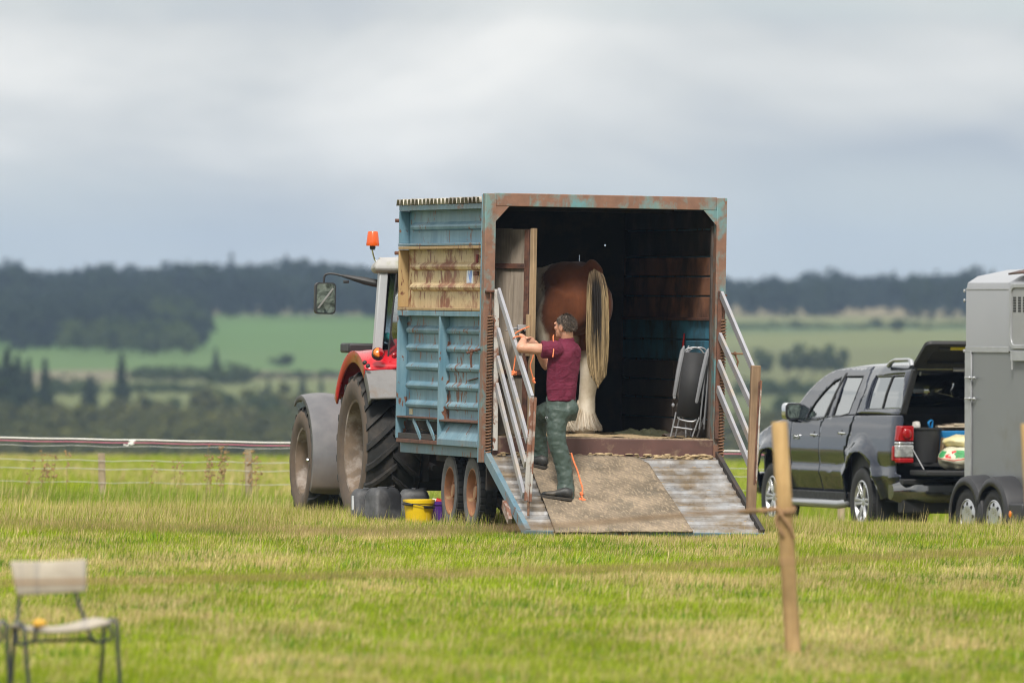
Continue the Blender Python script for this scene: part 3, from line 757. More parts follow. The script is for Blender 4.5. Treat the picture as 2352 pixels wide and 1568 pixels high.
AX = Matrix.Rotation(R(-90), 4, 'Y')       # lathe axis -> local -X (outer face looks to -X)
def small_wheel(parent, x, y, z, rt=.365, rr=.225, w=.19, mside=TYREG, mtread=BLACKR, mrim=RIMR, lugs=34):
    wh = thing('wheel', None, None, (x, y, z)); wh.parent = parent
    b = MB(); pr = tyre_profile(rt-.012, rr, w); n = 40
    b.lathe(pr, n, AX)
    for i, f in enumerate(b.f):
        k = i//n; b.m[i] = 0 if (k >= 3 and k <= 6) else 1
    for i in range(lugs):      # tread blocks
        for s_ in (-1, 0, 1):
            a = 2*math.pi*(i+.5*(s_ != 0))/lugs
            M_ = Matrix.Rotation(a, 3, 'X'); c = M_ @ Vector((s_*w*.30, 0, rt-.014))
            b.box(c, (w*.25, rt*2*math.pi/lugs*.62, .03), M_, 0)
    b.build('tyre', [mtread, mside], wh, 0, 40)
    b = MB(); h = w/2
    b.lathe([(rr+.012, h*.86), (rr-.004, h*.88), (rr-.015, h*.6), (rr-.03, h*.15), (rr*.62, h*.05), (rr*.5, h*.25), (rr*.3, h*.28), (rr*.28, h*.6), (0.001, h*.62)], 32, AX)
    for i in range(6):
        a = i*math.pi/3; b.ball((-(h*.3), math.cos(a)*rr*.42, math.sin(a)*rr*.42), .014, nu=8, nv=5)
    b.build('rim', mrim, wh, 0, 35)
    return wh
for y in (.77, 1.71):
    small_wheel(tr, .19, y, .36)
    w2 = small_wheel(tr, WT-.19, y, .36); w2.rotation_euler = (0, 0, math.pi)
# --- springs either side of the opening
def spring(x, y, z0, z1, r=.025, turns=46):
    pts = [(x+math.cos(2*math.pi*turns*i/(turns*8))*r, y+math.sin(2*math.pi*turns*i/(turns*8))*r, z0+(z1-z0)*i/(turns*8)) for i in range(turns*8+1)]
    b = MB(); b.tube(pts, .0085, 5); o = b.build('ramp_spring', RUSTL, tr)
    MB().tube([(x, y, z1-.01), (x, y, z1+.06), (x+.0, y, z1+.22)], .008, 6).build('spring_hook', RUST, o)
    b = MB(); b.bb(x-.013, x+.013, y-.006, y+.006, z1+.05, z1+.12); b.build('spring_link', RUST, o, .003)
spring(.052, -.10, .74, 2.06); spring(WT-.03, -.10, .70, 2.06)
rect('spring_bracket', RUST, .0, .10, -.12, -.062, 2.28, 2.30); rect('spring_bracket', RUST, WT-.08, WT, -.12, -.062, 2.28, 2.30)
# --- ramp
RL = 1.82
ramp = thing('ramp', None, None, (0, -.07, .745)); ramp.parent = tr
ra = math.atan2(.70, 1.72); ramp.rotation_euler = (ra, 0, 0)      # local -Y runs down the ramp
RW0, RW1 = .045, WT-.045
rect('ramp_plate', ALU, RW0+.03, RW1-.03, -RL, 0, -.03, -.005, .002, ramp)
nb = 10
for i in range(nb):
    y = -.12-i*(RL-.17)/(nb-1)
    pts = [(RW0+.035+(RW1-RW0-.07)*k/24, y, .0) for k in range(25)]
    sag = [(-.022*math.sin(math.pi*k/24)+.006*noise.noise(Vector((k*.8, i*3.1, 0)))) for k in range(25)]
    b = MB(); rings = []
    for (xx, yy_, zz), sg in zip(pts, sag):
        rings.append([(xx, yy_+sg-.028, -.004), (xx, yy_+sg-.012, .018), (xx, yy_+sg+.010, .018), (xx, yy_+sg+.022, -.004)])
    b.loft(rings); b.build('tread_batten', ALU, ramp, 0, 30)
b = MB()
for i in range(900):
    x = random.uniform(RW0+.05, RW1-.05); y = -random.uniform(.05, RL-.03); b.box((x, y, -.004), (.022, .006, .004), Matrix.Rotation(R(45 if i % 2 else -45), 3, 'Z'))
o = b.build('plate_pattern', ALU, ramp, smooth=0); o['kind'] = 'stuff'
b = MB()
for i in range(260):
    k = random.randrange(nb); y = -.12-k*(RL-.17)/(nb-1)+random.uniform(.015, .05); x = random.uniform(RW0+.05, RW1-.05) if random.random() < .5 else random.uniform(1.6, RW1-.05)
    b.ball((x, y-.02*math.sin(math.pi*(x-RW0)/(RW1-RW0)), -.002), (random.uniform(.01, .05), .012, random.uniform(.004, .011)), nu=7, nv=4)
o = b.build('caked_sawdust', mat('caked_sawdust', (.30, .215, .125), .95, var=.3, scale=40, bump=.6), ramp); o['kind'] = 'stuff'
rect('ramp_rail', RAILP, RW0-.02, RW0+.03, -RL-.02, .03, -.075, .03, .003, ramp)
rect('ramp_rail', CHAS, RW1-.03, RW1+.012, -RL-.02, .03, -.075, .045, .003, ramp)
rect('ramp_lip', RAILP, RW0-.02, RW1+.012, -RL-.035, -RL-.0205, -.085, .012, .003, ramp)
MB().prism([(-1.02, -.04), (-1.02, -.12), (-1.30, -.16), (-1.32, -.10), (-1.2, -.04)], RW0-.06, RW0-.022, lambda p, q, t_: (t_, p, q)).build('ramp_lug', PEEL, ramp)
# caked bedding at the ramp hinge
b = MB()
for i in range(150):
    x = random.uniform(.15, WT-.15) if i < 90 else random.uniform(1.75, WT-.13)
    b.ball((x, -.095+random.uniform(-.015, .01), .728+random.uniform(-.01, .035)), (random.uniform(.012, .05), .02, random.uniform(.005, .014)), nu=8, nv=5)
o = b.build('caked_bedding', STRAW, tr, smooth=60); o['kind'] = 'stuff'
# --- side gates of the ramp: four aluminium bars each
def gate(side, starts, ends, d0, d1, hinge_x):
    gt = thing('ramp_gate', None, None); gt.parent = tr
    for (x0, y0), (x1, y1) in zip(starts, ends):
        a, b_ = tl(x0, y0, d0), tl(x1, y1, d1)
        MB().beam(a, b_, .030, .075).build('gate_bar', ALUB, gt, .004)
    return gt
LS = [(1145, 668), (1144, 759), (1143, 823), (1141, 885)]; LE = [(1222, 915), (1212, 1012), (1207, 1067), (1203, 1138)]
gl_ = gate(-1, LS, LE, 95.66, 94.35, 0)
a, b_ = tl(1141, 664, 95.67), tl(1137, 1034, 95.67); MB().beam(a, b_, .03, .045, up=(1, 0, 0)).build('hinge_stile', PEEL, gl_, .003)
a, b_ = tl(1224, 912, 94.33), tl(1211, 1150, 94.33); MB().beam(a, b_, .06, .025, up=(0, 1, 0)).build('gate_stile', PEEL, gl_, .004)
a, b_ = tl(1229, 912, 94.31), tl(1217, 1152, 94.31); MB().beam(a, b_, .022, .06, up=(0, 1, 0)).build('stile_flange', PEEL, gl_, .003)
a = tl(1214, 1150, 94.33); MB().tube([a, a+Vector((0, 0, -.14))], .012, 6).build('drop_pin', RUSTL, gl_)
RS = [(1657, 676), (1653, 771), (1651, 833), (1649, 893)]; RE = [(1731, 851), (1727, 934), (1723, 1010), (1720, 1064)]
gr_ = gate(1, RS, RE, 96.18, 95.05, WT)
a, b_ = tl(1654, 668, 96.2), tl(1645, 1008, 96.2); MB().beam(a, b_, .03, .04, up=(1, 0, 0)).build('hinge_stile', RUST, gr_, .003)
a, b_ = tl(1736, 839, 95.0), tl(1724, 1194, 95.0); MB().beam(a, b_, .09, .06, up=(0, 1, 0)).build('gate_post', WPOST, gr_, .008)
a, b_ = tl(1747, 873, 95.0), tl(1735, 1108, 95.0); MB().beam(a, b_, .016, .07, up=(0, 1, 0)).build('stile_flange', PEEL, gr_, .003)
a, b_ = tl(1743, 876, 94.99), tl(1731, 1112, 94.99); MB().beam(a, b_, .012, .05, up=(0, 1, 0)).build('stile_web', RUST, gr_, .003)
# --- inner partition door standing open behind the left post
dr = thing('inner_door', None, None); dr.parent = tr
A0 = tl(1128, 525, 96.35); A1 = tl(1231, 525, 95.98)
dz0 = .93; u = (Vector((A1.x, A1.y, 0))-Vector((A0.x, A0.y, 0))); Ld = u.length; u.normalize(); nrm = Vector((u.y, -u.x, 0))
if nrm.y > 0: nrm = -nrm
def dpt(s_, z, off=0): p = Vector((A0.x, A0.y, 0))+u*(s_*Ld)+nrm*off; return Vector((p.x, p.y, z))
zt = A1.z
for i, (s0, s1) in enumerate(((0, .44), (.445, .885))):
    b = MB(); top = zt-(.006*i)
    b.add([dpt(s0, dz0), dpt(s1, dz0), dpt(s1, top), dpt(s0, top), dpt(s0, dz0, -.03), dpt(s1, dz0, -.03), dpt(s1, top, -.03), dpt(s0, top, -.03)], [(0, 1, 2, 3), (7, 6, 5, 4), (0, 4, 5, 1), (1, 5, 6, 2), (2, 6, 7, 3), (3, 7, 4, 0)])
    b.build('door_board', WGREY, dr, .003)
b = MB(); b.beam(dpt(.955, dz0, .0), dpt(.955, zt+.003, 0), .045, .05, up=nrm); b.build('edge_timber', WLITE, dr, .004)
MB().beam(dpt(.83, dz0, .012), dpt(.83, zt-.01, .012), .055, .02, up=nrm).build('steel_stile', RUST, dr, .003)
for z in (tl(1180, 611, 96.1).z, tl(1180, 855, 96.1).z):
    MB().beam(dpt(0, z, .014), dpt(.80, z, .014), .022, .05, up=(0, 0, 1)).build('steel_bar', RUST, dr, .003)
MB().beam(dpt(.93, tl(1222, 818, 96).z, .045), dpt(.93, tl(1222, 722, 96).z, .045), .035, .03, up=nrm).build('latch_block', WLITE, dr, .004)
p = dpt(.80, tl(1205, 752, 96).z, .05); b = MB(); b.box(p, (.09, .04, .05)); b.tube([p+Vector((-.16, 0, -.03)), p+Vector((-.02, 0, .0))], .009, 8); b.tube([p+Vector((.02, -.02, -.02)), p+Vector((.07, -.02, -.02))], .022, 8)
b.build('latch_bolt', ALUB, dr, .006)

# --- rubber mat lying on the ramp
t = NT('rubber_mat'); wv = t.n('ShaderNodeTexWave', wave_type='BANDS', bands_direction='DIAGONAL'); t.l(t.co, wv.inputs[0]); wv.inputs['Scale'].default_value = 9; wv.inputs['Distortion'].default_value = 1.5
c = t.mix(t.ramp(t.noise(3, 6, .65), .36, .66), (.14, .112, .082), (.32, .25, .18))
c = t.mix(t.ramp(t.noise(2.3, 7, .7, off=(3, 3, 3)), .52, .66, 0, .75), c, (.11, .10, .082))
c = t.mix(t.ramp(wv.outputs[1], .3, .7, 0, .14), c, (.09, .075, .055))
c = t.mix(t.ramp(t.noise(45, 2, .5, (1, .35, 1)), .5, .68, 0, .5), c, (.40, .31, .21))
MMAT = t.bsdf(c, .95, 0, wv.outputs[1], .35, .01, .2)
RM = TM @ Matrix.Translation((0, -.07, .745)) @ Matrix.Rotation(ra, 4, 'X')
RMI = RM.inverted()
def on_ramp(px, py):
    """photo position -> point on the ramp in ramp coordinates"""
    o_ = RMI @ Vector((0, 0, CAM_H)); q_ = RMI @ at(px, py, 95); dd = q_-o_; k_ = (.024-o_.z)/dd.z; return o_+dd*k_
MC = [on_ramp(1207, 1042), on_ramp(1480, 1052), on_ramp(1592, 1222), on_ramp(1276, 1224)]
matr = thing('rubber_mat', 'large dusty brown rubber mat laid on the lowered trailer ramp', 'mat', RM.translation, RM.to_euler())
vs = []; nx, ny = 40, 34
for j in range(ny+1):
    for i in range(nx+1):
        a, c_ = i/nx, j/ny
        p = (MC[0].lerp(MC[1], a)).lerp(MC[3].lerp(MC[2], a), c_)
        ex = max(0, a-.93)/.07; cut = max(0, (a-.93)/.07+(.08-c_)/.08-1) if c_ < .08 and a > .93 else 0
        p = p+Vector((-.06*cut, -.06*cut, 0))
        z = .024+.006*noise.noise(Vector((a*5, c_*6, 2)))+.010*math.exp(-((c_-1)/.05)**2)*abs(noise.noise(Vector((a*4, 7, 2))))
        vs.append((p.x, p.y, z))
fs = [(j*(nx+1)+i, j*(nx+1)+i+1, (j+1)*(nx+1)+i+1, (j+1)*(nx+1)+i) for j in range(ny) for i in range(nx)]
MB().add(vs, fs).build('mat_sheet', MMAT, matr, smooth=60, solid=.014)

# --- folded garden chairs leaning inside the trailer
CHG = mat('grey_chair_tube', (.24, .245, .265), .4, .3, var=.08, scale=10)
CHP = mat('grey_chair_plastic', (.20, .205, .225), .5, 0, var=.08, scale=10)
CHB = mat('black_chair_mesh', (.022, .022, .024), .7, var=.3, scale=60, bump=.4)
def folded(dx, dd_, label):
    root = at(1590+dx, 1003, 96.35+dd_); root.z = (TM @ Vector((1.9, .3, .93))).z
    o = thing('folding_chair', label, 'chair', root, (0, 0, 0), 'folded garden chairs in the trailer')
    def q(px, py, dep=0): p = at(px+dx*.0, py, 96.35+dd_+dep); p.x += dx/240.0; return p-root
    MB().add([q(1571, 808), q(1619, 812), q(1603, 962), q(1553, 955)], [(0, 1, 2, 3)]).build('seat_mesh', CHB, o, solid=.012)
    for (x0, y0, x1, y1, r_) in ((1568, 800, 1549, 907, .024), (1624, 806, 1600, 922, .026)):
        MB().tube([q(x0+3, y0-5), q(x0, y0+6), q((x0+x1)/2, (y0+y1)/2), q(x1, y1)], [.008, r_, r_, r_*.8], 8, rnd=True).build('armrest', CHP, o)
    for i, ps in enumerate((((1553, 946), (1540, 1003)), ((1606, 958), (1590, 1003)), ((1630, 815, .06), (1617, 975, .06)), ((1636, 812, .08), (1634, 1004, .05)), ((1575, 965, .08), (1575, 1003, .06)), ((1622, 830, .03), (1606, 985, .03)))):
        MB().tube([q(*p) for p in ps], .0085, 8).build('leg', CHG, o)
    MB().tube(spline([q(1571, 812), q(1575, 803), q(1590, 798), q(1606, 800), q(1617, 812)], 5), .008, 8).build('top_rail', CHG, o)
    MB().tube([q(1546, 980), q(1590, 986)], .008, 6).build('cross_bar', CHG, o)
    MB().tube(spline([q(1556, 950), q(1560, 962), q(1590, 968), q(1602, 960)], 4), .009, 8).build('seat_rail', CHG, o)
    for p in ((1549, 912), (1601, 930), (1546, 930), (1598, 944)): MB().ball(q(*p), (.016, .012, .02)).build('hinge', CHP, o)
    return o
folded(0, 0, 'front one of two folded grey and black garden chairs inside the trailer')
folded(11, .14, 'rear folded garden chair half hidden behind the front one in the trailer')
# ================================================================= HORSE
FL = .945
HO = Vector((.80, 96.66, 0)); hf = Vector((-.67, .742, 0)).normalized(); hl = Vector((-hf.y, hf.x, 0))
HLOC = Vector((HO.x, HO.y, FL-.012)); hyaw = math.atan2(hf.y, hf.x)
horse = thing('horse', 'big bay draught horse with white feathered legs, rump towards us inside the trailer', 'horse', HLOC, (0, 0, hyaw))
t = NT('horse_coat'); X, Y, Z = t.xyz()
n1 = t.noise(3.0, 6, .6); nf = t.noise(38, 4, .7, (1, 1, .3))
bay = t.mix(t.ramp(n1, .3, .7), (.058, .018, .008), (.155, .048, .017))
bay = t.mix(t.ramp(nf, .35, .7, 0, .35), bay, (.06, .018, .008))
white = t.mix(t.ramp(t.noise(7, 5, .6), .35, .7), (.52, .44, .33), (.76, .70, .60))
zz = t.math('ADD', Z, t.math('MULTIPLY', t.math('SUBTRACT', t.noise(7, 4, .6), .5), .22))
legw = t.ramp(zz, .80, .70)
bel = t.math('ADD', t.math('SUBTRACT', t.math('MULTIPLY', X, 3.0), Z), t.math('MULTIPLY', t.math('SUBTRACT', t.noise(5, 7, .72), .5), .9))
belw = t.math('MULTIPLY', t.ramp(bel, -.22, -.02), t.ramp(X, .28, .34))
c = t.mix(t.math('MAXIMUM', legw, t.math('MULTIPLY', belw, .85)), bay, white)
MCOAT = t.bsdf(c, .8, 0, t.math('ADD', nf, t.math('MULTIPLY', t.noise(5, 3, .5), 1.5)), .3, .012, .18, Sheen_Weight=.15)
b = MB()
secs = [(-.03, .10, .14, 1.26), (.02, .19, .24, 1.27), (.10, .27, .31, 1.285), (.22, .315, .355, 1.295), (.36, .33, .37, 1.29), (.52, .32, .37, 1.265), (.70, .31, .355, 1.235), (.95, .35, .39, 1.20), (1.25, .355, .42, 1.21), (1.5, .31, .43, 1.26), (1.7, .24, .38, 1.28), (1.84, .13, .25, 1.28)]
rings = []
for x, hw, hh_, cz in secs:
    ring = []
    for k in range(24):
        a = 2*math.pi*k/24; cx_ = math.cos(a); sx_ = math.sin(a)
        groove = -.022*math.exp(-((a-math.pi/2)/.16)**2) if x < .6 else 0
        ring.append((x, hw*math.copysign(abs(cx_)**.9, cx_), cz+hh_*math.copysign(abs(sx_)**.92, sx_)+groove))
    rings.append(ring)
b.loft(rings)
for s_ in (-1, 1):
    b.tube(spline([(.22, s_*.16, 1.36), (.30, s_*.19, 1.15), (.40, s_*.20, .98), (.33, s_*.19, .82), (.27, s_*.175, .64), (.28, s_*.175, .52), (.31, s_*.175, .34), (.33, s_*.175, .16), (.38, s_*.175, .07), (.40, s_*.175, .0)], 3),
           [v for v in np.interp(np.arange(28)/3.0, range(10), [.20, .215, .19, .15, .105, .092, .082, .095, .135, .15])], 14)
    b.ball((.235, s_*.175, .63), (.075, .055, .09)); b.ball((.12, s_*.13, 1.22), (.17, .15, .25))
    b.tube([(1.5, s_*.18, 1.1), (1.52, s_*.18, .72), (1.5, s_*.18, .5), (1.5, s_*.18, .18), (1.54, s_*.18, .0)], [.15, .10, .07, .06, .09], 12)
b.tube(spline([(1.7, 0, 1.42), (1.95, -.12, 1.62), (2.12, -.28, 1.82)], 4), [.26, .25, .23, .21, .20, .19, .18, .17, .16], 14)
b.tube([(2.08, -.24, 1.88), (2.2, -.42, 1.78), (2.28, -.6, 1.5), (2.30, -.64, 1.42)], [.13, .14, .095, .075], 12, rnd=True)
for s_ in (0, .1): b.tube([(2.05+s_, -.2-s_, 1.95), (2.05+s_, -.2-s_, 2.1)], [.04, .008], 6)
b.tube([(.05, 0, 1.60), (-.03, 0, 1.55), (-.07, 0, 1.42)], [.07, .06, .045], 10, rnd=True)
hb_ = b.build('body', MCOAT, horse, remesh=.02, smooth_it=8)
# tail of fine strands, dark down the middle, blond at the edges and tip
t = NT('tail_hair'); a = t.n('ShaderNodeAttribute', attribute_name='tint')
MTAIL = t.bsdf(a.outputs['Color'], .5, 0, spec=.4)
def strands(name, roots, parent, m):
    """list of (points, radius0, radius1, [colours])"""
    vs = []; fs = []; cols = []
    for pts, r0, r1, cl in roots:
        k = len(pts); base = len(vs); side = Vector((random.uniform(-1, 1), random.uniform(-1, 1), 0)).normalized()
        for i, p in enumerate(pts):
            r = r0+(r1-r0)*i/(k-1); vs += [tuple(p-side*r), tuple(p+side*r)]; cols += [cl[i], cl[i]]
        fs += [(base+2*i, base+2*i+1, base+2*i+3, base+2*i+2) for i in range(k-1)]
    me = bpy.data.meshes.new(name); me.from_pydata(vs, [], fs); me.materials.append(m)
    ca = me.attributes.new('tint', 'FLOAT_COLOR', 'POINT'); ca.data.foreach_set('color', np.array([(*c_, 1) for c_ in cols], np.float32).ravel())
    me.shade_smooth(); o = bpy.data.objects.new(name, me); C.objects.link(o); o.parent = parent; o['kind'] = 'stuff'; return o
HMI = Matrix.Translation(HLOC) @ Matrix.Rotation(hyaw, 4, 'Z'); HMI = HMI.inverted()
def hp(px, py, d): return HMI @ at(px, py, d)
TLX = [(618, 1357, 1378), (640, 1351, 1389), (680, 1349, 1396), (730, 1348.5, 1397.5), (780, 1347, 1397), (830, 1350, 1395), (865, 1357, 1391), (892, 1366, 1381)]
ty_ = [a_[0] for a_ in TLX]
rt_ = []
for i in range(2600):
    s_ = random.random(); dep = random.uniform(-.06, .05); end = random.uniform(845, 893)-26*abs(s_-.5)*2; col_dark = random.random()
    pts = []; cl = []
    y0 = 617+18*abs(s_-.4)+random.uniform(0, 10) if random.random() < .75 else random.uniform(650, 760)
    ph = random.uniform(0, 6)
    sp_ = s_+random.uniform(-.03, .03)
    for k in range(10):
        y = y0+(end-y0)*k/9
        xl = np.interp(y, ty_, [a_[1] for a_ in TLX]); xr = np.interp(y, ty_, [a_[2] for a_ in TLX])
        x = xl+(xr-xl)*min(1.02, max(-.02, sp_))+1.0*math.sin(ph+y*.03)+.5*math.sin(ph*3+y*.09)
        pts.append(hp(x, y, 96.50+dep-.0010*max(0, 700-y)*0))
        f = max(0, 1-abs(sp_-.46)/.40); dk = f*max(0, min(1, (815-y+80*(col_dark-.5))/70.0))*max(0, min(1, (y-625)/30))
        dk = 1 if dk > .42 else dk
        lk = .75+.5*math.sin(s_*55+1.3)*math.sin(s_*23); bl = (np.array([.40, .29, .155])*(.7+.5*col_dark) if y > 660 else np.array([.20, .14, .085])*(.7+.5*col_dark))*lk
        cl.append(tuple(np.array([.018, .014, .012])*dk+bl*(1-dk)))
    rt_.append((pts, .0026, .0012, cl))
strands('tail', rt_, horse, MTAIL)
# feathering round the hooves
rt_ = []
for s_ in (-1, 1):
    for i in range(2600):
        a = random.uniform(0, 2*math.pi); z0 = random.uniform(.10, .30); z1 = max(0.0, random.uniform(-.0, .05))
        r0 = .075; r1 = random.uniform(.125, .175)*(1.1 if math.cos(a) > 0 else .95)
        c0 = Vector((.33, s_*.175, 0)); pts = []; cl = []; w_ = random.uniform(.75, 1.1)
        base = np.array([.74, .65, .52])*w_ if random.random() < .8 else np.array([.46, .33, .20])*w_
        for k in range(6):
            f = k/5; r = r0+(r1-r0)*f**1.3; z = z0+(z1-z0)*f
            pts.append(c0+Vector((math.cos(a)*r+.05*f*(1-f), math.sin(a)*r, z+.01))); cl.append(tuple(base*(1.0-.25*f)))
        rt_.append((pts, .0030, .0012, cl))
strands('leg_feather', rt_, horse, MTAIL)

# ================================================================= MAN ON THE RAMP
SKIN = NT('skin'); n1 = SKIN.noise(14, 4, .6)
SKIN = SKIN.bsdf(SKIN.mix(SKIN.ramp(n1, .3, .7), (.42, .20, .125), (.58, .32, .22)), .5, 0, n1, .05, .003, .4, Subsurface_Weight=.08)
t = NT('maroon_polo'); n1 = t.noise(5, 4, .6, (1, 1, .8), .6)
SHIRT = t.bsdf(t.mix(t.ramp(n1, .3, .7), (.105, .013, .032), (.165, .026, .054)), .85, 0, t.noise(7, 3, .5, (1.2, 1.2, 2.4), 1.2), .5, .03, .2)
t = NT('green_waterproof'); n1 = t.noise(8, 4, .55, (1, 1, 2.8), 1.0)
TROU = t.bsdf(t.mix(t.ramp(n1, .3, .7), (.048, .072, .061), (.056, .081, .069)), .5, 0, t.noise(9, 3, .5, (1, 1, 1.3), 1.8), .35, .016, .4)
HAIR = mat('grey_brown_hair', (.075, .056, .044), .7, var=.65, scale=38, bump=.6)
BOOT = mat('black_boot', (.022, .022, .022), .5, var=.3, scale=18, bump=.3, dirt=(.09, .075, .06), dirt_amt=.3)
SOLE = mat('boot_sole', (.05, .042, .034), .9, var=.3, scale=12)
ORAN = mat('orange_twine', (.75, .20, .075), .75, var=.2, scale=60, bump=.5)

root = on_ramp(1290, 1157); root = RM @ root
man = thing('person', 'man in maroon polo shirt and green waterproof trousers stepping up the ramp, tying orange twine', 'person', root)
def mp(px, py, d): return at(px, py, d)-root
f = Vector((-.80, .60, 0)); s = Vector((-.60, -.80, 0))       # facing, and his left
def ering(c, a, b_, n=20, tilt=0, sq=.92):
    out = []
    for k in range(n):
        th = 2*math.pi*k/n; ca, sa = math.cos(th), math.sin(th)
        out.append(c+s*(a*math.copysign(abs(ca)**sq, ca))+f*(b_*math.copysign(abs(sa)**sq, sa))+Vector((0, 0, tilt*ca)))
    return out
# shirt
b = MB()
tor = [(1288.5, 921, .160, .118), (1289, 900, .162, .122), (1291, 870, .168, .124), (1294, 840, .182, .125), (1297, 815, .195, .122), (1299, 800, .188, .112), (1300, 790, .142, .092), (1300, 784, .075, .066)]
b.loft([ering(mp(x, y, 95.0), a, c_) for x, y, a, c_ in tor])
LSH = mp(1272, 803, 94.84); LEL = mp(1197, 799, 94.80); LCU = mp(1243, 802, 94.82)
RSH = mp(1322, 803, 95.14); REL = mp(1254, 838, 95.30); RCU = RSH.lerp(REL, .5)
b.tube([LSH+Vector((.05, .04, .0)), LSH, LSH.lerp(LCU, .5), LCU], [.075, .088, .080, .084], 14)
b.tube([RSH, RCU], [.082, .078], 14)
b.tube([mp(1300, 786, 94.99), mp(1301, 779, 94.99)], [.072, .068], 16)
b.build('polo_shirt', SHIRT, man, remesh=.011, smooth_it=4)
b = MB(); cc = mp(1303, 783, 95.0)
b.lathe([(.066, -.012), (.070, .004), (.063, .026), (.058, .024), (.060, -.01)], 24, Matrix.Translation(cc) @ Matrix.Rotation(R(-8), 4, 'Y')); b.build('collar', SHIRT, man)
# head, arms and hands: one skin surface
HC = mp(1297, 750, 95.0); fh = Vector((-.80, .60, 0)).normalized(); sh_ = Vector((-fh.y, fh.x, 0)); up = Vector((0, 0, 1))
HMx = Matrix((fh, sh_, up)).transposed()       # head axes: x front, y left, z up
def hd(x, y, z): return HC+HMx @ Vector((x, y, z))
b = MB()
b.ball(hd(-.012, 0, .022), (.100, .076, .090), HMx, 20, 14); b.ball(hd(.028, 0, -.030), (.068, .058, .085), HMx, 18, 12)
b.ball(hd(.055, 0, -.080), (.040, .042, .030), HMx); b.ball(hd(.088, 0, .030), (.014, .05, .018), HMx)
b.tube([hd(.090, 0, .022), hd(.108, 0, -.012), hd(.104, 0, -.026)], [.011, .015, .012], 8, rnd=True)
b.ball(hd(.090, 0, -.054), (.012, .024, .007), HMx); b.ball(hd(.088, 0, -.066), (.012, .022, .008), HMx)
for q in (-1, 1):
    b.ball(hd(.062, q*.042, -.012), (.022, .022, .022), HMx)
    M_ = HMx @ Matrix.Rotation(R(12), 3, 'Y'); b.ball(hd(-.012, q*.078, -.012), (.024, .010, .037), M_); b.ball(hd(-.022, q*.084, -.004), (.012, .006, .026), M_)
b.tube([mp(1303, 792, 95.02), hd(-.03, 0, -.06), hd(-.02, 0, -.02)], [.062, .057, .055], 14)
b.tube([mp(1300, 830, 95.0), mp(1301, 790, 95.0)], [.09, .07], 12)
def arm(sh0, cu, el, wr, r):
    b.tube(spline([sh0, cu, el.lerp(cu, .12), el, el.lerp(wr, .35), wr], 3), list(np.interp(np.arange(16)/3.0, range(6), [.05, .056, .048, .047, .046, .030]))[:16], 12, rnd=True)
LWR = mp(1203, 780, 95.00); RWR = mp(1229, 788, 95.14)
arm(LSH, LCU, LEL, LWR, 1); arm(RSH, RCU, REL, RWR, 1)
def hand(wr, kn, curl, thumb, side):
    """wrist, knuckle centre, direction the fingers curl to, thumb tip, across-the-palm direction"""
    ax = (kn-wr).normalized(); side = (side-ax*side.dot(ax)).normalized()
    M_ = Matrix((side, ax, side.cross(ax))).transposed()
    b.ball(wr.lerp(kn, .55), (.040, .050, .020), M_, 14, 10)
    for i, ln in enumerate((.034, .040, .038, .030)):
        k0 = kn+side*(-.027+.018*i)-ax*.004; p1 = k0+ax*ln*.55+curl*ln*.45; p2 = p1+curl*ln*.75-ax*ln*.15; p3 = p2+curl*ln*.25-ax*ln*.55
        b.tube([k0-ax*.015, k0, p1, p2, p3], [.009, .0098, .009, .0085, .007], 8, rnd=True)
    t0 = wr.lerp(kn, .4)-side*.034; b.tube([t0, t0.lerp(thumb, .5)-side*.01, thumb], [.013, .0115, .009], 8, rnd=True)
KL = mp(1199, 769, 95.07); KR = mp(1217, 781, 95.08)
hand(LWR, KL, Vector((.5, -.1, -.75)).normalized(), mp(1211, 775, 95.04), Vector((.2, .9, .3)))
hand(RWR, KR, Vector((-.5, -.45, -.5)).normalized(), mp(1212, 777, 95.02), Vector((.1, -.3, -.9)))
b.build('body', SKIN, man, remesh=.0065, smooth_it=2)
EYE = mat('dark_eye', (.03, .02, .015), .2); 
for q in (-1, 1): MB().ball(hd(.079, q*.036, .010), (.007, .011, .006), HMx, 10, 6).build('eye', EYE, man)
# hair: short cap, cut round the ear and above the collar
b = MB(); nu, nv = 40, 26; vs = []; keepf = []
cH = hd(-.014, 0, .022)
for i in range(nv+1):
    th = math.pi*i/nv
    for j in range(nu):
        ph = 2*math.pi*j/nu; dv = Vector((math.sin(th)*math.cos(ph), math.sin(th)*math.sin(ph), math.cos(th)))
        rr_ = Vector((dv.x*.1045, dv.y*.0805, dv.z*.0955)); k = 1+.03*noise.noise(dv*9)+.045*noise.noise(dv*26)
        vs.append(HC+HMx @ (Vector((-.014, 0, .022))+rr_*k)); keepf.append(dv)
fs = []
for i in range(nv):
    for j in range(nu):
        q = (i*nu+j, i*nu+(j+1) % nu, (i+1)*nu+(j+1) % nu, (i+1)*nu+j)
        dv = (keepf[q[0]]+keepf[q[2]])/2
        lim = np.interp(dv.x, [-1, -.35, -.12, .10, .30, .62, .9, 1], [-.78, -.78, -.35, -.30, -.05, .42, .55, .8])
        if dv.z > lim: fs.append(q)
b.add(vs, fs); b.build('hair', HAIR, man, smooth=80, solid=.006)
